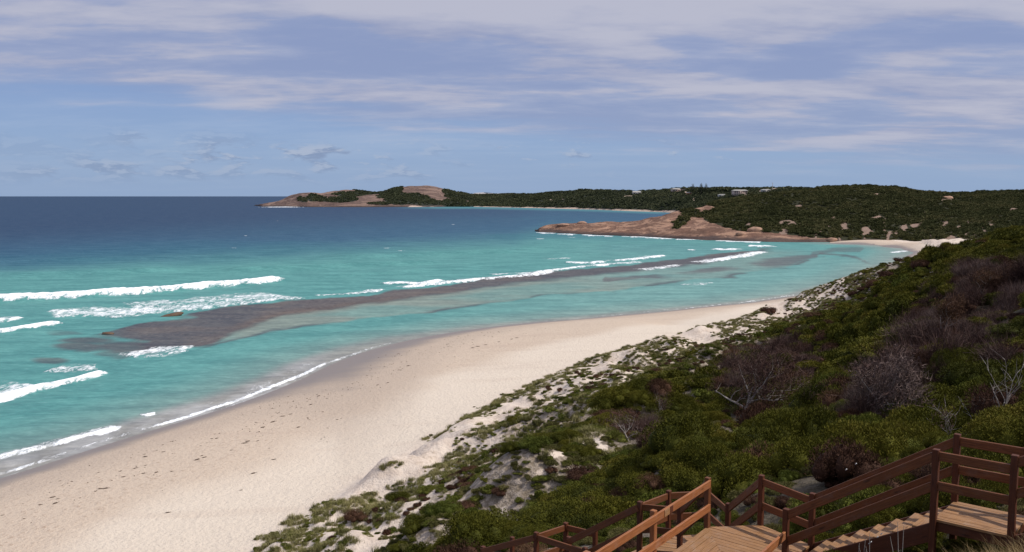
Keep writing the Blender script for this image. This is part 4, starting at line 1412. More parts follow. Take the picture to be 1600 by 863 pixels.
# dune plants: grass tufts and creeping mats along the foredune, thinning seaward
ND = 38000
dy_ = np.sqrt(rng.uniform(48 ** 2, 240 ** 2, ND * 3))
du = rng.uniform(-0.45, 0.42, ND * 3)
dxx = du * dy_
ds = inland(dxx, dy_)
dn = fbm((dxx * 0.40 + dy_ * 0.92) * 0.055, (dxx * 0.92 - dy_ * 0.40) * 0.24 + 3, 4, 701)
dn3 = fbm(dxx * 0.55, dy_ * 0.55, 3, 711)
okd = (ds > -2.2) & (ds < 28) & (dn + (dn3 - 0.5) * 0.75 + (rng.random(len(dxx)) - 0.5) * 0.06 > np.interp(ds, [-2.2, 0.0, 1.5, 4, 10, 28], [0.76, 0.62, 0.53, 0.555, 0.51, 0.38]))
dxx, dy_, ds, dn = dxx[okd], dy_[okd], ds[okd], dn[okd]
dzz = gz_at(dxx, dy_) - 0.03
rr = rng.random(len(dxx))
isg = rr < np.interp(ds, [-2, 3, 12], [0.55, 0.45, 0.35])
pts = np.stack([dxx, dy_, dzz], -1)
scatter('dune_grass', tufts, pts[isg], rng.uniform(0.35, 0.85, isg.sum()), 'tufts of dry grass scattered along the foredune')
ism = ~isg & (rr < 0.86)
scatter('creeping_groundcover', mats, pts[ism], rng.uniform(0.2, 0.5, ism.sum()), 'low creeping plants matted on the white dune sand')
iso = ~isg & ~ism
scatter('dune_scrub', olive_m + bright_m, pts[iso], rng.uniform(0.16, 0.42, iso.sum()), 'small shrubs dotted over the dune sand')

NM = 42000
my_ = np.sqrt(rng.uniform(36 ** 2, 215 ** 2, NM))
mx_ = rng.uniform(-0.36, 0.42, NM) * my_
ms = inland(mx_, my_)
mn = fbm(mx_ * 0.12, my_ * 0.12, 4, 741)
mn2 = fbm(mx_ * 0.35, my_ * 0.35, 3, 743)
mok = (ms + (mn - 0.5) * 12 > 9) & (ms < 40) & (grid_val(sand, mx_, my_) < 0.60 + 0.5 * rng.random(NM)) & (mn2 > 0.30) & (stair_clear(mx_, my_) > 1.1)
mp = np.stack([mx_, my_, gz_at(mx_, my_) - 0.05], -1)
pick_ = mn * 1.6 + rng.random(NM) * 0.7
for nm_, src_, lo_, hi_, a0_, a1_, lb_ in (('low_olive_cover', olive_m, -9, 1.02, 0.26, 0.55, 'low olive plants covering the ground behind the dunes'),
                                           ('low_green_cover', bright_m, 1.02, 1.26, 0.24, 0.50, 'low bright green plants behind the dunes'),
                                           ('low_grass_cover', tufts, 1.26, 1.44, 0.35, 0.70, 'pale grass among the plants behind the dunes'),
                                           ('low_brown_cover', brown, 1.44, 9, 0.22, 0.48, 'rusty brown low plants behind the dunes')):
    m = mok & (pick_ > lo_) & (pick_ <= hi_)
    if m.sum():
        scatter(nm_, src_, mp[m], rng.uniform(a0_, a1_, m.sum()), lb_)

# named dune shrubs, each where the photograph has it
for (px, py, wpx, src, nm, lab) in [
        (556, 812, 44, brown[0], 'dune_shrub', 'dark brown rounded shrub alone on white dune sand nearest the beach'),
        (620, 782, 40, heath[1], 'dune_shrub', 'dark green rounded shrub on the dune sand beside the brown one'),
        (666, 769, 38, bright[0], 'dune_shrub', 'green rounded shrub at the edge of the dune sand, right of two dark ones'),
        (598, 816, 20, brown[1], 'dune_shrub', 'small reddish ball shaped shrub between two larger dune shrubs'),
        (802, 662, 32, heath[2], 'dune_shrub', 'dark shrub on the white sand ridge just under the foredune crest'),
        (843, 634, 20, olive[0], 'dune_shrub', 'low olive shrub at the seaward tip of the middle dune'),
        (482, 842, 22, bright[1], 'dune_shrub', 'small green shrub on dune sand nearest the bottom edge'),
        (690, 800, 64, bright[2], 'dune_shrub', 'wide bright green shrub below the green rounded dune shrub'),
        (645, 832, 70, heath[3], 'dune_shrub', 'wide dark green mound at the bottom of the dune'),
        (738, 812, 56, bright[0], 'dune_shrub', 'spreading yellow green shrub left of the dark slope'),
        (1200, 488, 26, brown[0], 'dune_shrub', 'reddish brown shrub at the tip of the small far dune'),
        (800, 705, 40, heath[0], 'dune_shrub', 'dark green shrub on the dune shoulder among bare sand patches')]:
    g = pick_ground(px, py)
    o = link(nm, src)
    s_ = wpx / F * g.y / 2
    o.location = (g.x, g.y, g.z - 0.1 * s_)
    o.scale = (s_, s_, s_ * 0.95)
    o.rotation_euler = (0, 0, px)
    set_props(o, lab, 'shrub')


# ------------------------------------------------------------------ dead trees
def tube(path, rad, sides=6):
    path = [Vector(p) for p in path]
    vs_, fs_ = [], []
    for i, p in enumerate(path):
        d = (path[min(i + 1, len(path) - 1)] - path[max(i - 1, 0)]).normalized()
        a = d.orthogonal().normalized()
        b = d.cross(a)
        for k in range(sides):
            t = 2 * math.pi * k / sides
            vs_.append(p + (a * math.cos(t) + b * math.sin(t)) * rad[i])
    for i in range(len(path) - 1):
        for k in range(sides):
            k2 = (k + 1) % sides
            fs_.append((i * sides + k, i * sides + k2, (i + 1) * sides + k2, (i + 1) * sides + k))
    return vs_, fs_


def join(parts):
    V_, F_ = [], []
    for v, f in parts:
        o = len(V_)
        V_ += [tuple(q) for q in v]
        F_ += [tuple(i + o for i in q) for q in f]
    return np.array(V_), np.array(F_)


def limb(r_, start, d, ln, rad, bend, lean, segs=6):
    pts_, rs = [Vector(start)], [rad]
    d = Vector(d).normalized()
    for i in range(segs):
        d = (d + Vector((r_.uniform(-1, 1), r_.uniform(-1, 1), r_.uniform(-0.6, 0.8))) * bend + Vector((lean[0], lean[1], 0)) * 0.08).normalized()
        pts_.append(pts_[-1] + d * ln / segs)
        rs.append(rad * (1 - 0.75 * (i + 1) / segs))
    return pts_, rs


def dead_tree(px, py, hgt, spread, lean, label, seed, nlimb=5, crown=0, crown_mat=None, base_rad=0.09, name='dead_tree', cat='dead tree', loc=None, thin=1.0):
    r_ = random.Random(seed)
    g = loc if loc is not None else pick_ground(px, py)
    root = empty(name, (g.x, g.y, g.z - 0.15), label, cat)
    tp, tr = limb(r_, (0, 0, 0), (lean[0], lean[1], 0.8), hgt * 0.55, base_rad, 0.28, lean)
    v, f = tube(tp, tr, 7)
    link('trunk', mesh_np('trunk', np.array(v), np.array(f), M_BARK, True), root)
    tips = []
    for k in range(nlimb):
        i = r_.randint(1, len(tp) - 1)
        a = r_.uniform(0, 6.28)
        lp, lr = limb(r_, tp[i], (math.cos(a) * spread + lean[0], math.sin(a) * spread + lean[1], r_.uniform(0.35, 1.0)), hgt * r_.uniform(0.45, 0.75), tr[i] * 0.7, 0.32, lean)
        parts_ = [tube(lp, lr, 5)]
        for q in range(5):
            j = r_.randint(2, len(lp) - 1)
            b2 = r_.uniform(0, 6.28)
            sp_, sr_ = limb(r_, lp[j], (math.cos(b2) * 0.8 + lean[0], math.sin(b2) * 0.8 + lean[1], r_.uniform(0.2, 1.0)), hgt * r_.uniform(0.18, 0.34), max(lr[j] * 0.6, 0.007 * thin), 0.35, lean, 4)
            parts_.append(tube(sp_, sr_, 4))
            tips.append(sp_[-1])
            tips.append(sp_[2])
        v, f = join(parts_)
        link('branch', mesh_np('branch', v, f, M_BARK, True), root)
    if crown:
        rr_ = np.random.default_rng(seed)
        tips_ = np.array([tuple(t) for t in tips])
        n = crown
        b = tips_[rr_.integers(0, len(tips_), n)] + rr_.normal(size=(n, 3)) * hgt * 0.10
        d = unit(rr_.normal(size=(n, 3)) * 0.6 + np.array([lean[0], lean[1], 0.55]))
        ln = hgt * (0.05 + 0.12 * rr_.random(n))
        s = unit(np.cross(d, rr_.normal(size=(n, 3)))) * 0.016 * thin
        v = np.stack([b - s, b + s, b + d * ln[:, None]], 1).reshape(-1, 3)
        link('twig_crown', mesh_np('twig_crown', v, np.arange(len(v)).reshape(-1, 3), crown_mat or M_TWIG, False, {'lv': np.repeat(rr_.random(n), 3)}), root)
    return root


dead_tree(1160, 652, 4.0, 1.2, (0.35, 0.35), 'large leaning dead tree with grey trunk and purple brown twigs on the middle slope', 5, 9, 4500, M_TWIG, 0.17)
dead_tree(1215, 618, 2.9, 1.0, (0.5, 0.2), 'dark purple twiggy tree right of the leaning grey trunk', 15, 8, 5500, M_BROWN, 0.11)
dead_tree(1360, 655, 2.3, 0.9, (0.35, 0.1), 'dense grey purple dead tree standing tall in the middle of the dark slope', 6, 9, 6500, M_TWIG, 0.07)
dead_tree(1405, 625, 2.2, 0.9, (0.35, 0.2), 'brownish dead tree behind the dense grey purple one', 16, 8, 5000, M_TWIG, 0.07)
dead_tree(1275, 650, 1.7, 0.7, (0.2, 0.0), 'small grey dead tree forked low above the green shrubs', 7, 5, 700, M_TWIG, 0.045)
dead_tree(1562, 662, 2.2, 0.22, (0.12, 0.0), 'bare white branched dead tree near the right edge of the slope', 8, 7, 0, None, 0.035)
dead_tree(1520, 676, 1.5, 0.2, (0.1, 0.0), 'short bare white dead tree left of the taller white one', 9, 6, 0, None, 0.028)
dead_tree(1478, 694, 1.3, 0.35, (0.05, 0.0), 'thin bare grey dead tree just above the upper stair landing', 10, 6, 150, M_TWIG, 0.022)
dead_tree(985, 690, 1.9, 1.0, (-0.3, 0.0), 'tangled grey snag with a pale crooked arm on the lower slope', 11, 6, 500, M_TWIG, 0.07)
dead_tree(1030, 655, 2.0, 1.1, (0.4, 0.0), 'pale crooked snag lying over the scrub above the lower snag', 12, 5, 400, M_TWIG, 0.07)
dead_tree(1470, 520, 3.0, 0.9, (0.4, 0.1), 'red brown twiggy dead tree high on the right slope', 13, 8, 5000, M_BROWN, 0.09)
dead_tree(1540, 470, 3.4, 0.9, (0.4, 0.1), 'dark brown twiggy dead tree near the top right of the slope', 14, 8, 5000, M_BROWN, 0.09)


# ------------------------------------------------------------------ the stairway
import bmesh


def beam_mesh(name, ln, wd_, ht, mat, bev=0.006):
    bm = bmesh.new()
    bmesh.ops.create_cube(bm, size=1.0)
    bmesh.ops.scale(bm, vec=(ln, wd_, ht), verts=bm.verts)
    bmesh.ops.bevel(bm, geom=list(bm.edges), offset=bev, segments=1, affect='EDGES', profile=0.5)
    uv = bm.loops.layers.uv.new('uv')
    for f in bm.faces:
        n = f.normal
        for l in f.loops:
            c = l.vert.co
            l[uv].uv = (c.x, c.y) if abs(n.z) > 0.7 else ((c.x, c.z + 0.3) if abs(n.y) > 0.7 else (c.y * 0.2, c.z))
    me = bpy.data.meshes.new(name)
    bm.to_mesh(me)
    bm.free()
    me.materials.append(mat)
    return me


stairway = empty('timber_stairway', (pR.x, pR.y, deckM), 'reddish timber stairway with railed landings zigzagging down the bushy slope', 'stairway')
R0 = Vector(stairway.location)


def beam(name, a, b, wd_, ht, mat, parent=None, bev=0.006):
    """a squared timber from a to b, ht measured upright"""
    a, b = Vector(a), Vector(b)
    d = b - a
    ln = d.length
    x = d.normalized()
    if abs(x.z) > 0.95:
        y = Vector((run.x, run.y, 0))
    else:
        y = Vector((0, 0, 1)).cross(x).normalized()
    z = x.cross(y)
    M = Matrix((x, y, z)).transposed().to_4x4()
    M.translation = (a + b) / 2
    o = link(name, beam_mesh(name, ln, wd_, ht, mat, bev))
    o.parent = parent or stairway
    base = Matrix.Translation(-R0) if parent is None else (parent.matrix_local.inverted() @ Matrix.Translation(-R0))
    o.matrix_local = base @ M
    return o


def bolt(post, at, nrm):
    bm = bmesh.new()
    bmesh.ops.create_cone(bm, cap_ends=True, segments=8, radius1=0.022, radius2=0.017, depth=0.014)
    me = bpy.data.meshes.new('bolt')
    bm.to_mesh(me)
    bm.free()
    me.materials.append(M_STEEL)
    o = link('bolt', me)
    o.parent = post
    M = Vector(nrm).to_track_quat('Z', 'Y').to_matrix().to_4x4()
    M.translation = Vector(at)
    o.matrix_local = post.matrix_local.inverted() @ Matrix.Translation(-R0) @ M


def post(p, top, th=0.095, bolts=(), nrm=None, bottom=None, mat=None):
    zb = gz_at(p[0], p[1])[0] - 0.35 if bottom is None else bottom
    o = beam('post', (p[0], p[1], zb), (p[0], p[1], top), th, th, mat or M_POST)
    for (dz_, dl_) in bolts:
        s = Vector((-nrm[1], nrm[0], 0))
        bolt(o, Vector((p[0], p[1], top + dz_)) + Vector((nrm[0], nrm[1], 0)) * (th / 2 + 0.004) + s * dl_, (nrm[0], nrm[1], 0))
    return o


def rail(a, b, za, zb, off=(0, 0), w=0.045, h=0.14, name='handrail', lap=-0.03, mat=None):
    a = Vector((a[0] + off[0], a[1] + off[1], za))
    b = Vector((b[0] + off[0], b[1] + off[1], zb))
    d = (b - a).normalized()
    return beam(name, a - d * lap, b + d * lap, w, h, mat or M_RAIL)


def rails(a, b, za, zb, off, mid=0.47, h=0.14, mat=None):
    rail(a, b, za - 0.10, zb - 0.10, off, h=h, mat=mat)
    rail(a, b, za - 0.10 - mid, zb - 0.10 - mid, off, h=h, name='mid_rail', mat=mat)


def clip_poly(poly, n, c):
    """keep the part of a 2-D polygon with n.p <= c"""
    out_ = []
    for i in range(len(poly)):
        a, b = poly[i], poly[(i + 1) % len(poly)]
        da, db = n[0] * a[0] + n[1] * a[1] - c, n[0] * b[0] + n[1] * b[1] - c
        if da <= 0:
            out_.append(a)
        if (da < 0 < db) or (db < 0 < da):
            t = da / (da - db)
            out_.append((a[0] + (b[0] - a[0]) * t, a[1] + (b[1] - a[1]) * t))
    return out_


def decking(poly, d, z, wd_=0.13, gap=0.012, th=0.035):
    d = Vector((d[0], d[1])).normalized()
    n = Vector((-d.y, d.x))
    cs_ = [n.x * p[0] + n.y * p[1] for p in poly]
    k = min(cs_)
    while k < max(cs_):
        q = clip_poly([(p[0], p[1]) for p in poly], (n.x, n.y), k + wd_ - gap)
        q = clip_poly(q, (-n.x, -n.y), -k)
        k += wd_
        if len(q) < 3:
            continue
        ar = abs(sum(q[i][0] * q[(i + 1) % len(q)][1] - q[(i + 1) % len(q)][0] * q[i][1] for i in range(len(q)))) / 2
        if ar < 0.004:
            continue
        dzz_ = random.uniform(-0.003, 0.003)
        m = len(q)
        cx0 = sum(p[0] for p in q) / m
        cy0 = sum(p[1] for p in q) / m
        bm = bmesh.new()
        tv = [bm.verts.new((p[0] - cx0, p[1] - cy0, th / 2)) for p in q]
        bv = [bm.verts.new((p[0] - cx0, p[1] - cy0, -th / 2)) for p in q]
        bm.faces.new(tv)
        bm.faces.new(bv[::-1])
        for i in range(m):
            bm.faces.new((tv[i], bv[i], bv[(i + 1) % m], tv[(i + 1) % m]))
        bmesh.ops.recalc_face_normals(bm, faces=bm.faces)
        uv = bm.loops.layers.uv.new('uv')
        for f in bm.faces:
            for l in f.loops:
                c = l.vert.co
                l[uv].uv = (c.x * d.x + c.y * d.y, c.x * n.x + c.y * n.y + c.z)
        me = bpy.data.meshes.new('plank')
        bm.to_mesh(me)
        bm.free()
        me.materials.append(M_DECK)
        o = link('plank', me, stairway)
        o.location = Vector((cx0, cy0, z - th / 2 + dzz_)) - R0


def bearers(poly, z, h=0.15):
    """timbers round the edge under a deck"""
    m = len(poly)
    c = Vector((sum(p[0] for p in poly) / m, sum(p[1] for p in poly) / m, 0))
    for i in range(m):
        a = Vector((poly[i][0], poly[i][1], 0))
        b = Vector((poly[(i + 1) % m][0], poly[(i + 1) % m][1], 0))
        a = a + (c - a).normalized() * 0.06
        b = b + (c - b).normalized() * 0.06
        zz = z - 0.04 - h / 2
        beam('bearer', (a.x, a.y, zz), (b.x, b.y, zz), 0.045, h, M_POST)


def flight(a, b, c, d, z0, z1, n):
    """n treads from edge a-b at height z0 down to edge c-d at height z1, with stringers"""
    a, b, c, d = [Vector((q[0], q[1], 0)) for q in (a, b, c, d)]
    for i in range(1, n):
        t = (i - 0.5) / n
        z = z0 + (z1 - z0) * i / n
        l = a.lerp(c, t)
        r = b.lerp(d, t)
        beam('tread', (l.x, l.y, z - 0.02), (r.x, r.y, z - 0.02), (c - a).length / n + 0.03, 0.042, M_DECK)
    for s, e in ((a, c), (b, d)):
        beam('stringer', (s.x, s.y, z0 - 0.20), (e.x, e.y, z1 - 0.14), 0.05, 0.27, M_POST)


zr_front = (-0.7, -0.7)
nface = (-side_v.normalized().x, -side_v.normalized().y)
# upper landing
polyU = [(p1.x, p1.y), (p2.x, p2.y), (p4.x, p4.y), (p3.x, p3.y)]
decking(polyU, run, deckU)
bearers(polyU, deckU)
B4 = [(-0.12, -0.016), (-0.12, 0.016), (-0.58, -0.016), (-0.58, 0.016), (-1.08, 0.0), (-1.22, 0.0)]
post(p1, zU, bolts=B4, nrm=nface, bottom=deckU - 0.55)
post(p2, zU + 0.12, bolts=[(-0.14, 0), (-0.36, 0), (-0.66, 0), (-0.88, 0)], nrm=nface)
post(p3, zU + 0.02)
post(p4, zU + 0.12)
fo2 = Vector((nface[0], nface[1], 0)) * 0.0
rails(p1, p2, zU, zU, (0, 0))
rails(p3, p4, zU, zU, (0, 0))
# up to the right from the landing
p2u = p2 - run * 2.2
p4u = p4 - run * 2.2
flight(p2u, p4u, p2, p4, deckU + 1.1, deckU, 6)
rails(p2, p2u, zU + 0.10, zU + 1.15, (0, 0))
rails(p4, p4u, zU + 0.10, zU + 1.15, (0, 0))
post(p2u, zU + 1.2, bottom=deckU + 0.2)
post(p4u, zU + 1.2, bottom=deckU + 0.2)
# flight down to the main landing
flight(p1, p3, p5, p6, deckU, deckM, 8)
rails(p1, p5, zU, zM - 0.02, (nface[0] * 0.012, nface[1] * 0.012))
rails(p3, p6, zU, zM - 0.02, (nface[0] * -0.012, nface[1] * -0.012))
post(p5, zM, bolts=[(-0.14, -0.016), (-0.14, 0.016), (-0.45, 0), (-0.62, 0)], nrm=nface)
post(p6, zM, bolts=[(-0.12, 0), (-0.55, 0)], nrm=nface)
# main landing, mitred into the boardwalk
mit = P(1122, 862.6, z=deckM) - P(1100.6, 824.5, z=deckM)
bd2 = Vector((bdir.x, bdir.y)).normalized()
# right edge of the boardwalk starts at p5
den_ = mit.x * bd2.y - mit.y * bd2.x
tm = ((p5.x - pR.x) * bd2.y - (p5.y - pR.y) * bd2.x) / den_
me_ = (pR.x + mit.x * tm, pR.y + mit.y * tm)
polyM = [(pR.x, pR.y), (pQ.x, pQ.y), (p6.x, p6.y), (p5.x, p5.y), me_]
ru = Vector((pR.x + bd2.x * 5.5, pR.y + bd2.y * 5.5))
rr_ = Vector((me_[0] + bd2.x * 5.0, me_[1] + bd2.y * 5.0))
polyB = [(pR.x, pR.y), me_, (rr_.x, rr_.y), (ru.x, ru.y)]
decking(polyM, run, deckM)
decking(polyB, bd2, deckM - 0.001)
bearers(polyM, deckM - 0.004)
post(pR, zM + 0.01, mat=M_RAIL)
post(pQ, zM + 0.02)
rails(pQ, p6, zM - 0.01, zM - 0.05, (0, 0))
bend_e = pR + Vector((bd2.x, bd2.y, 0)) * 5.4
nb = Vector((bd2.y, -bd2.x, 0))
nb = nb if nb.dot(Vector((1, -0.5, 0))) > 0 else -nb
rails(pR, bend_e, zM + 0.01, zM + 0.01, (nb.x * 0.06, nb.y * 0.06), mat=M_RAIL_LIT)
for tt in (2.28, 4.5):
    q = pR + Vector((bd2.x, bd2.y, 0)) * tt
    post(q, zM + 0.03, mat=M_RAIL_LIT)
face = Vector((nb.x, nb.y, 0)) * (0.06 + 0.0225 + 0.004)
for nm_, t0, t1, hh_, mt_ in (('bracket', 1.70, 1.82, 0.125, M_POST), ('splice_plate', 1.83, 2.03, 0.12, M_DECK)):
    a_ = pR + Vector((bd2.x, bd2.y, 0)) * t0 + face
    b_ = pR + Vector((bd2.x, bd2.y, 0)) * t1 + face
    beam(nm_, (a_.x, a_.y, zM - 0.09), (b_.x, b_.y, zM - 0.09), 0.012, hh_, mt_, bev=0.002)
# right hand rail of the boardwalk
q5 = Vector((p5.x, p5.y, 0)) + Vector((bd2.x, bd2.y, 0)) * 4.0
rail(p5, q5, zM - 0.46, zM - 0.46, (0, 0), name='mid_rail', mat=M_RAIL_LIT)
# down to the second landing
flight(pR, pQ, pN, pS, deckM, deckL, 6)
rails(pR, pN, zM, zL, (0, 0))
rails(pQ, pS, zM, zL, (0, 0))
polyL = [(pN.x, pN.y), (pS.x, pS.y), (pX.x, pX.y), (pT1.x, pT1.y), (pT2.x, pT2.y)]
decking(polyL, (1, -0.35), deckL)
bearers(polyL, deckL)
for q in (pS, pN, pX, pT1, pT2):
    post(q, zL + 0.02)
rails(pS, pX, zL - 0.05, zL, (0, 0))
rails(pX, pT1, zL, zL, (0, 0))
rails(pT1, pT2, zL, zL, (0, 0))
rails(pT2, pN, zL, zL, (0, 0))
# third flight and landing
flight(pT2, pT1, pK, pV, deckL, deckK, 7)
rails(pT2, pK, zL, zK, (-0.04, -0.04))
polyK = [(pT4.x, pT4.y), (pW.x, pW.y), (pV.x, pV.y), (pT3.x, pT3.y)]
decking(polyK, (1, -0.6), deckK)
bearers(polyK, deckK)
for q in (pT3, pT4, pV, pK, pW):
    post(q, zK + 0.02)
rails(pT4, pT3, zK, zK, (0, 0))
rails(pT3, pV, zK, zK, (0, 0))
rails(pT4, pW, zK, zK, (0, 0))
pT5r = pT5 + Vector((pT3.x - pT4.x, pT3.y - pT4.y, 0))
flight(pT4, pT3, pT5, pT5r, deckK, zG - 1.0, 5)
rails(pT4, pT5, zK, zG, (-0.04, -0.04))
post(pT5, zG + 0.02)
rails(pT5, pT5b, zG, zG, (0, 0))
post(pT5r, zG + 0.02)

# dry grass by the upper landing, and lower herbs between it and the boardwalk
NG = 900
gxx = rng.uniform(5.2, 9.6, NG)
gyy = rng.uniform(9.0, 13.2, NG)
gpx_, gpy_ = proj(gxx, gyy, gz_at(gxx, gyy))
g_ok = (stair_clear(gxx, gyy) > 0.62) & (gpx_ > 1535 + (863 - gpy_) * 0.9) & (rng.random(NG) < 0.55)
gp = np.stack([gxx, gyy, gz_at(gxx, gyy) - 0.03], -1)[g_ok]
scatter('dry_grass', straws, gp, rng.uniform(0.3, 0.65, len(gp)), 'dry straw coloured grass in front of the upper landing')
NU = 900
gxx = rng.uniform(2.5, 10, NU)
gyy = rng.uniform(10.5, 17.5, NU)
c_ = stair_clear(gxx, gyy)
g_ok = (c_ < 1.0) & (rng.random(NU) < 0.9)
gp = np.stack([gxx, gyy, gz_at(gxx, gyy) - 0.03], -1)[g_ok]
scatter('shade_herbs', [heath[0], heath[2]], gp, rng.uniform(0.12, 0.26, len(gp)), 'dark low herbs growing under the timber landing')
NF = 1500
gxx = rng.uniform(-12, 7, NF)
gyy = rng.uniform(5, 17.0, NF)
gp = np.stack([gxx, gyy, gz_at(gxx, gyy) - 0.05], -1)[stair_clear(gxx, gyy) > 1.0]
scatter('low_heath', heath, gp, rng.uniform(0.2, 0.32, len(gp)), 'low heath in front of the boardwalk')
for (px, top, lab, sd) in [(1358, 812, 'bare pale dry stalks standing before the stair stringer', 31), (1404, 800, 'tall bent dry stalk plant right of the pale stalks', 32), (1340, 826, 'short dry stalk plant left of the pale stalks', 33)]:
    g = P(px, 866, y=12.3)
    g.z = gz_at(g.x, g.y)[0]
    h = (P(px, top, y=12.3).z - g.z) * 0.95
    root = empty('dry_stalk', (g.x, g.y, g.z - 0.05), lab, 'dry plant')
    r_ = random.Random(sd)
    for q in range(3):
        a = r_.uniform(-0.16, 0.16)
        v, f = tube([(q * 0.03, 0, 0), (q * 0.03 + a * h * 0.25, 0.02, h * 0.5), (q * 0.03 + a * h * 0.8, 0.0, h * r_.uniform(0.75, 1.0))], [0.008, 0.006, 0.003], 5)
        link('stem', mesh_np('stem', np.array(v), np.array(f), M_BARK, True), root)

# ------------------------------------------------------------------ rocks on the reef, seaweed on the beach
def rock(name, px, py, size, label, seed, loc=None, mat=None):
    r_ = np.random.default_rng(seed)
    nu, nv = 22, 14
    th = np.linspace(0, 2 * np.pi, nu, endpoint=False)
    ph = np.linspace(0.06, np.pi - 0.06, nv)
    T, Pp = np.meshgrid(th, ph)
    x, y, z = np.cos(T) * np.sin(Pp), np.sin(T) * np.sin(Pp), np.cos(Pp)
    k = 0.72 + 0.6 * fbm(x * 1.3 + seed, y * 1.3 + z * 1.1, 4, seed)
    v = np.stack([x * k * size[0], y * k * size[1], z * k * size[2]], -1).reshape(-1, 3)
    f = []
    for i in range(nv - 1):
        for j in range(nu):
            f.append((i * nu + j, (i + 1) * nu + j, (i + 1) * nu + (j + 1) % nu, i * nu + (j + 1) % nu))
    o = link(name, mesh_np(name, v, np.array(f), mat or M_ROCK, True))
    o.location = loc if loc is not None else P(px, py, z=0.1)
    set_props(o, label, 'rock')
    return o


M_ROCK = m_plain('reef_rock', (0.12, 0.075, 0.048), 0.75, 0.35, 1.2, 0.3)
o = rock('reef_rock', 268, 494, (3.0, 1.0, 0.75), 'brown slab of rock tilted up on the seaward edge of the reef', 3)
o.rotation_euler = (0, math.radians(-12), math.radians(28))
o = rock('reef_rock', 168, 522, (1.3, 0.8, 0.42), 'small brown rock at the left end of the reef', 4)

wr = []
for i, (px, py) in enumerate([(84, 776), (92, 778), (86, 787), (64, 788), (148, 768), (158, 764), (166, 762), (192, 746), (188, 736), (213, 733), (226, 739), (245, 739), (226, 715), (254, 707), (228, 726), (306, 717), (314, 712), (319, 716), (270, 735), (388, 690), (383, 693), (404, 688), (397, 740), (428, 658), (441, 650), (452, 645), (468, 667), (412, 668), (378, 764), (426, 719), (338, 684), (330, 686), (2, 803), (264, 800), (488, 632), (496, 620), (760, 538), (746, 541), (738, 543), (780, 534), (800, 529), (808, 527), (640, 571), (628, 577), (590, 602), (604, 596)]):
    wr.append((px, py, random.Random(i).uniform(0.35, 0.8)))
protos = []
for s in range(4):
    r_ = np.random.default_rng(900 + s)
    n = 160
    c = np.stack([r_.normal(size=n) * 0.42, r_.normal(size=n) * 0.14, np.abs(r_.normal(size=n)) * 0.05], -1)
    d = unit(np.stack([r_.normal(size=n), r_.normal(size=n) * 0.6, r_.normal(size=n) * 0.35 + 0.15], -1))
    sdv = unit(np.cross(d, r_.normal(size=(n, 3)))) * 0.045
    v = np.stack([c - sdv, c + sdv, c + d * 0.26], 1).reshape(-1, 3)
    protos.append(mesh_np('seaweed_clump', v, np.arange(len(v)).reshape(-1, 3), M_WRACK))
for i, (px, py, s) in enumerate(wr):
    g = pick_ground(px, py)
    o = link('seaweed_clump', protos[i % 4])
    o.location = (g.x, g.y, g.z + 0.02)
    o.rotation_euler = (0, 0, math.radians(40) + random.uniform(-0.5, 0.5))
    s = s * np.interp(g.y, [80, 220], [0.45, 0.8])
    o.scale = (s, s, s)
    set_props(o, 'small dark clump of seaweed stranded on the pale beach', 'seaweed', 'seaweed clumps along the tide line')
NW = 5000
wy = np.sqrt(rng.uniform(70 ** 2, 190 ** 2, NW))
wx = rng.uniform(-0.62, 0.05, NW) * wy
wd_all, _, _ = poly_dist(wx, wy, water_xy)
wn = fbm(wx * 0.08, wy * 0.08, 3, 811)
wz = gz_at(wx, wy)
wok = (wz > 0.5) & (inland(wx, wy) < -3) & ((np.abs(wd_all - 11 - (wn - 0.5) * 22) < 2.2 + 3 * (rng.random(NW) < 0.2)) | ((np.abs(wd_all - 21 - (wn - 0.5) * 30) < 1.4) & (rng.random(NW) < 0.4)))
scatter('tide_line_bits', protos, np.stack([wx, wy, wz + 0.01], -1)[wok], rng.uniform(0.05, 0.20, wok.sum()), 'specks of seaweed along the tide line')

# boulders at the foot of the scarp and on the bare rock
M_BOULD = m_plain('granite_boulder', (0.36, 0.22, 0.15), 0.85, 0.3, 0.5, 0.2)
for i, (px, py, sx, sz_, lab) in enumerate([(1180, 361, 5.5, 2.6, 'pale arched boulder on the rock shelf below the scrubby hill'), (1158, 366, 3.5, 1.6, 'low boulder left of the pale arched one'), (910, 348, 4.0, 1.4, 'small dark boulder on the crest of the rock point'), (880, 352, 5, 1.5, 'broad boulder near the tip of the rock point'), (1300, 376, 3.5, 1.8, 'brown boulder where rocks meet the far sand'), (1390, 379, 3.5, 1.8, 'brown boulder behind the far sand, right of another'), (1480, 310, 5, 2.0, 'orange boulder high on the right hill')]):
    g = pick_land(hX, hY, hZ, h_ppx, h_ppy, px, py)
    rock('boulder', px, py, (sx, sx * 0.7, sz_), lab, 60 + i, loc=g, mat=M_BOULD)

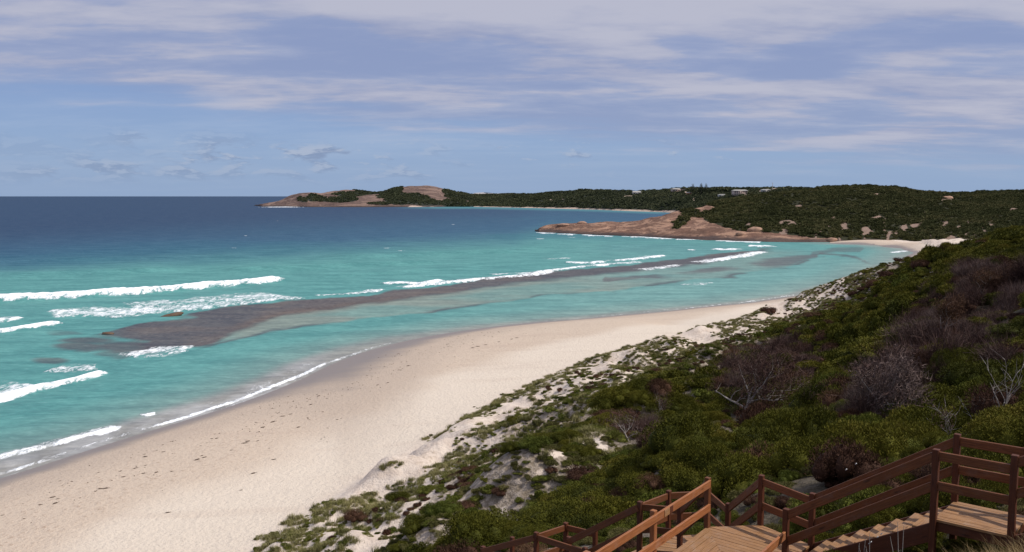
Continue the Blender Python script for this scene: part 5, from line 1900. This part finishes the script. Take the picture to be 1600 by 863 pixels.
# ------------------------------------------------------------------ scrub on the far land
def plant_land(name, X, Y, Z, at, n, src, s0, s1, label, thr=0.5, seed=1, sq=0.8):
    r_ = np.random.default_rng(seed)
    nr_, nc_ = X.shape
    i = r_.integers(0, nr_ - 1, n * 6)
    # choose in proportion to area
    j = r_.integers(0, nc_ - 1, n * 6)
    w_ = (Y[np.minimum(i + 1, nr_ - 1), j] - Y[i, j])
    acc = r_.random(n * 6) < w_ / np.percentile(w_, 97)
    i, j = i[acc], j[acc]
    fi, fj = r_.random(len(i)), r_.random(len(i))

    def lerp2(A):
        return (A[i, j] * (1 - fj) + A[i, j + 1] * fj) * (1 - fi) + (A[i + 1, j] * (1 - fj) + A[i + 1, j + 1] * fj) * fi
    x, y, z = lerp2(X), lerp2(Y), lerp2(Z)
    vg = at['veg'].reshape(nr_, nc_)[i, j]
    nn = fbm(x * 0.03, y * 0.03, 3, seed + 3)
    m = (vg + (nn - 0.5) * 0.3 + (r_.random(len(x)) - 0.5) * 0.5 > thr + 0.05) & (z > 0.8)
    x, y, z = x[m][:n], y[m][:n], z[m][:n]
    nn = nn[m][:n]
    sc_ = (s0 + (s1 - s0) * r_.random(len(x)) ** 1.6) * (0.7 + 0.6 * nn)
    scatter(name, src, np.stack([x, y, z - sc_ * 0.15], -1), sc_, label, zs=sc_ * sq)


plant_land('hill_scrub', hX, hY, hZ, h_at, 34000, far_b, 0.9, 2.5, 'dark scrub covering the hill behind the rock point', 0.5, 71)
plant_land('slope_scrub', sX, sY, sZ, s_at, 20000, far_c, 2.4, 5.6, 'dark scrub over the slope with houses', 0.5, 73)
plant_land('headland_scrub', rX, rY, rZ, r_at, 5000, far_c, 2.4, 5.5, 'dark scrub on the far granite headland', 0.5, 75)

# ------------------------------------------------------------------ houses, pines and masts on the skyline slope
M_WALLW = m_plain('white_wall', (0.52, 0.50, 0.46), 0.8, 0.05, 0.3)
M_WALLP = m_plain('pink_render', (0.60, 0.47, 0.40), 0.8, 0.06, 0.3)
M_WALLO = m_plain('terracotta_wall', (0.42, 0.19, 0.10), 0.8, 0.08, 0.3)
M_ROOFP = m_plain('pale_roof', (0.40, 0.385, 0.35), 0.6, 0.06, 0.3)
M_ROOFG = m_plain('grey_roof', (0.40, 0.39, 0.38), 0.6, 0.08, 0.3)
M_GLASS = m_plain('window_glass', (0.03, 0.04, 0.05), 0.1, 0.1, 1.0, 0.6)


def box_mesh(name, cx, cy, cz, sx, sy, sz_, mat):
    s = np.array([(x, y, z) for z in (-.5, .5) for y in (-.5, .5) for x in (-.5, .5)]) * np.array([sx, sy, sz_]) + np.array([cx, cy, cz])
    f = np.array([(0, 2, 3, 1), (4, 5, 7, 6), (0, 1, 5, 4), (2, 6, 7, 3), (0, 4, 6, 2), (1, 3, 7, 5)])
    return mesh_np(name, s, f, mat)


def roof_mesh(cx, cy, z, sx, sy, h, mat, hip=0.25, th=0.3):
    x0, x1, y0, y1 = cx - sx / 2, cx + sx / 2, cy - sy / 2, cy + sy / 2
    v = np.array([(x0, y0, z), (x1, y0, z), (x1, y1, z), (x0, y1, z), (x0, y0, z + th), (x1, y0, z + th), (x1, y1, z + th), (x0, y1, z + th), (x0 + sx * hip, cy, z + h), (x1 - sx * hip, cy, z + h)])
    me = bpy.data.meshes.new('roof')
    me.from_pydata([tuple(q) for q in v], [], [(0, 3, 2, 1), (0, 1, 5, 4), (1, 2, 6, 5), (2, 3, 7, 6), (3, 0, 4, 7), (4, 5, 9, 8), (5, 6, 9), (6, 7, 8, 9), (7, 4, 8)])
    me.materials.append(mat)
    return me


def house(px, py, wpx, label, wall, roofm, storeys=1, wings=(), hip=0.2, nwin=4, roof_h=2.2):
    g = pick_land(sX, sY, sZ, s_ppx, s_ppy, px, py)
    k = g.y / F
    wd_ = wpx * k
    root = empty('house', (g.x, g.y, g.z - 0.6), label, 'house')
    h = 3.4 * storeys + 1.4
    dpt = min(14, wd_ * 0.55)
    link('wall', box_mesh('wall', 0, 0, h / 2, wd_, dpt, h, wall), root)
    link('roof', roof_mesh(0, 0, h + 0.003, wd_ * 1.08, dpt * 1.15, roof_h, roofm, hip), root)
    for s in range(storeys):
        for q in range(nwin):
            x = (q + 0.5) / nwin * wd_ * 0.9 - wd_ * 0.45
            wn_ = link('window', box_mesh('window', x, -dpt / 2 - 0.03, 2.6 + 3.4 * s, wd_ * 0.9 / nwin * 0.62, 0.14, 1.7, M_GLASS), root)
            link('sill', box_mesh('sill', x, -dpt / 2 - 0.12, 1.66 + 3.4 * s, wd_ * 0.9 / nwin * 0.72, 0.3, 0.16, M_WALLW), wn_)
    link('door', box_mesh('door', wd_ * 0.475, -dpt / 2 - 0.03, 1.9, 1.0, 0.16, 2.2, M_WALLO), root)
    return root


house(994, 303.5, 13, 'white gabled house alone on the wooded skyline slope', M_WALLW, M_ROOFP, 1, hip=0.1, nwin=3, roof_h=3.2)
house(1060, 299.5, 22, 'long low pale roofed house behind the terracotta walled one', M_WALLP, M_ROOFP, 1, nwin=5)
house(1076, 304.5, 7, 'small terracotta walled house beside the tall pines', M_WALLO, M_ROOFG, 1, nwin=2, roof_h=1.4)
house(1155, 304.5, 22, 'large pinkish two storey house right of the pines', M_WALLP, M_ROOFP, 2, nwin=6, hip=0.15, roof_h=2.0)
house(1128, 308, 12, 'low flat pale house below the large pinkish one', M_WALLW, M_ROOFP, 1, nwin=3, roof_h=1.2)
house(1196, 301.5, 14, 'long pale roofed house nearest the thin mast', M_WALLW, M_ROOFP, 1, nwin=4, roof_h=1.4)


def skyline_tree(px, py, hpx, kind, label, seed):
    g = pick_land(sX, sY, sZ, s_ppx, s_ppy, px, py)
    h = hpx * g.y / F
    root = empty(kind, (g.x, g.y, g.z - 0.5), label, 'tree')
    v, f = tube([(0, 0, 0), (0.1, 0, h * 0.5), (0, 0, h * 0.97)], [h * 0.03, h * 0.02, h * 0.004], 6)
    link('trunk', mesh_np('trunk', np.array(v), np.array(f), M_BARK, True), root)
    if kind == 'pine_tree':
        lobes = []
        r_ = random.Random(seed)
        for q in range(9):
            t = q / 8
            z = h * (0.18 + 0.78 * t)
            rad = h * 0.24 * (1 - t) ** 0.8 + h * 0.02
            for a in range(5):
                an = a * 1.257 + q * 0.6
                lobes.append((math.cos(an) * rad * 0.7, math.sin(an) * rad * 0.7, z, rad * 0.42))
        me = foliage('crown', M_FARB, seed, lobes, 700, h * 0.07, h * 0.035, core=0.6, squash=0.45, upw=0.1)
    else:
        me = foliage('crown', M_FARB, seed, [(x * h * 0.5, y * h * 0.4, h * (0.55 + z * 0.25), h * 0.28) for x, y, z in ((0, 0, .6), (-.6, .2, 0), (.6, -.2, .1), (.2, .6, .3), (-.2, -.6, .3), (.9, .1, -.3), (-.9, 0, -.3))], 600, h * 0.10, h * 0.06, core=0.8)
    link('crown', me, root)


for (px, py, hp, kd, lab) in [(1082, 304, 18, 'pine_tree', 'tall narrow pine between the terracotta house and two other pines'), (1095, 303, 18, 'pine_tree', 'tall narrow pine, middle of three on the skyline'), (1103, 303, 17.5, 'pine_tree', 'tall narrow pine beside the rounded skyline trees'),
                               (1088, 305, 10, 'pine_tree', 'short pine standing between taller pines on the skyline'), (1112, 302, 10, 'round_tree', 'rounded dark tree right after the three tall pines'), (1122, 301, 10, 'round_tree', 'broad rounded dark tree, tallest right of the pines'), (1131, 301, 9.5, 'round_tree', 'rounded dark tree left of the large pinkish house'),
                               (1143, 300, 7, 'round_tree', 'low rounded tree touching the left end of the pinkish house'), (1068, 298, 7, 'round_tree', 'dark rounded tree behind the long low pale roof'), (1175, 299, 6, 'round_tree', 'low dark tree just right of the pinkish house'), (915, 299, 5, 'round_tree', 'dark tree at the top of the left skyline rise')]:
    skyline_tree(px, py, hp, kd, lab, int(px))
for (px, py, hp, lab) in [(1207, 298, 13, 'thin pale mast on the skyline between house and hill'), (1178, 298, 8, 'short thin mast beside the skyline road')]:
    g = pick_land(sX, sY, sZ, s_ppx, s_ppy, px, py)
    h = hp * g.y / F
    root = empty('mast', g, lab, 'mast')
    v, f = tube([(0, 0, -1), (0, 0, h * 0.6), (0, 0, h)], [0.5, 0.35, 0.2], 6)
    link('pole', mesh_np('pole', np.array(v), np.array(f), M_WALLW, True), root)
    link('crossarm', box_mesh('crossarm', 0, 0, h * 0.9, 3.5, 0.4, 0.4, M_WALLW), root)
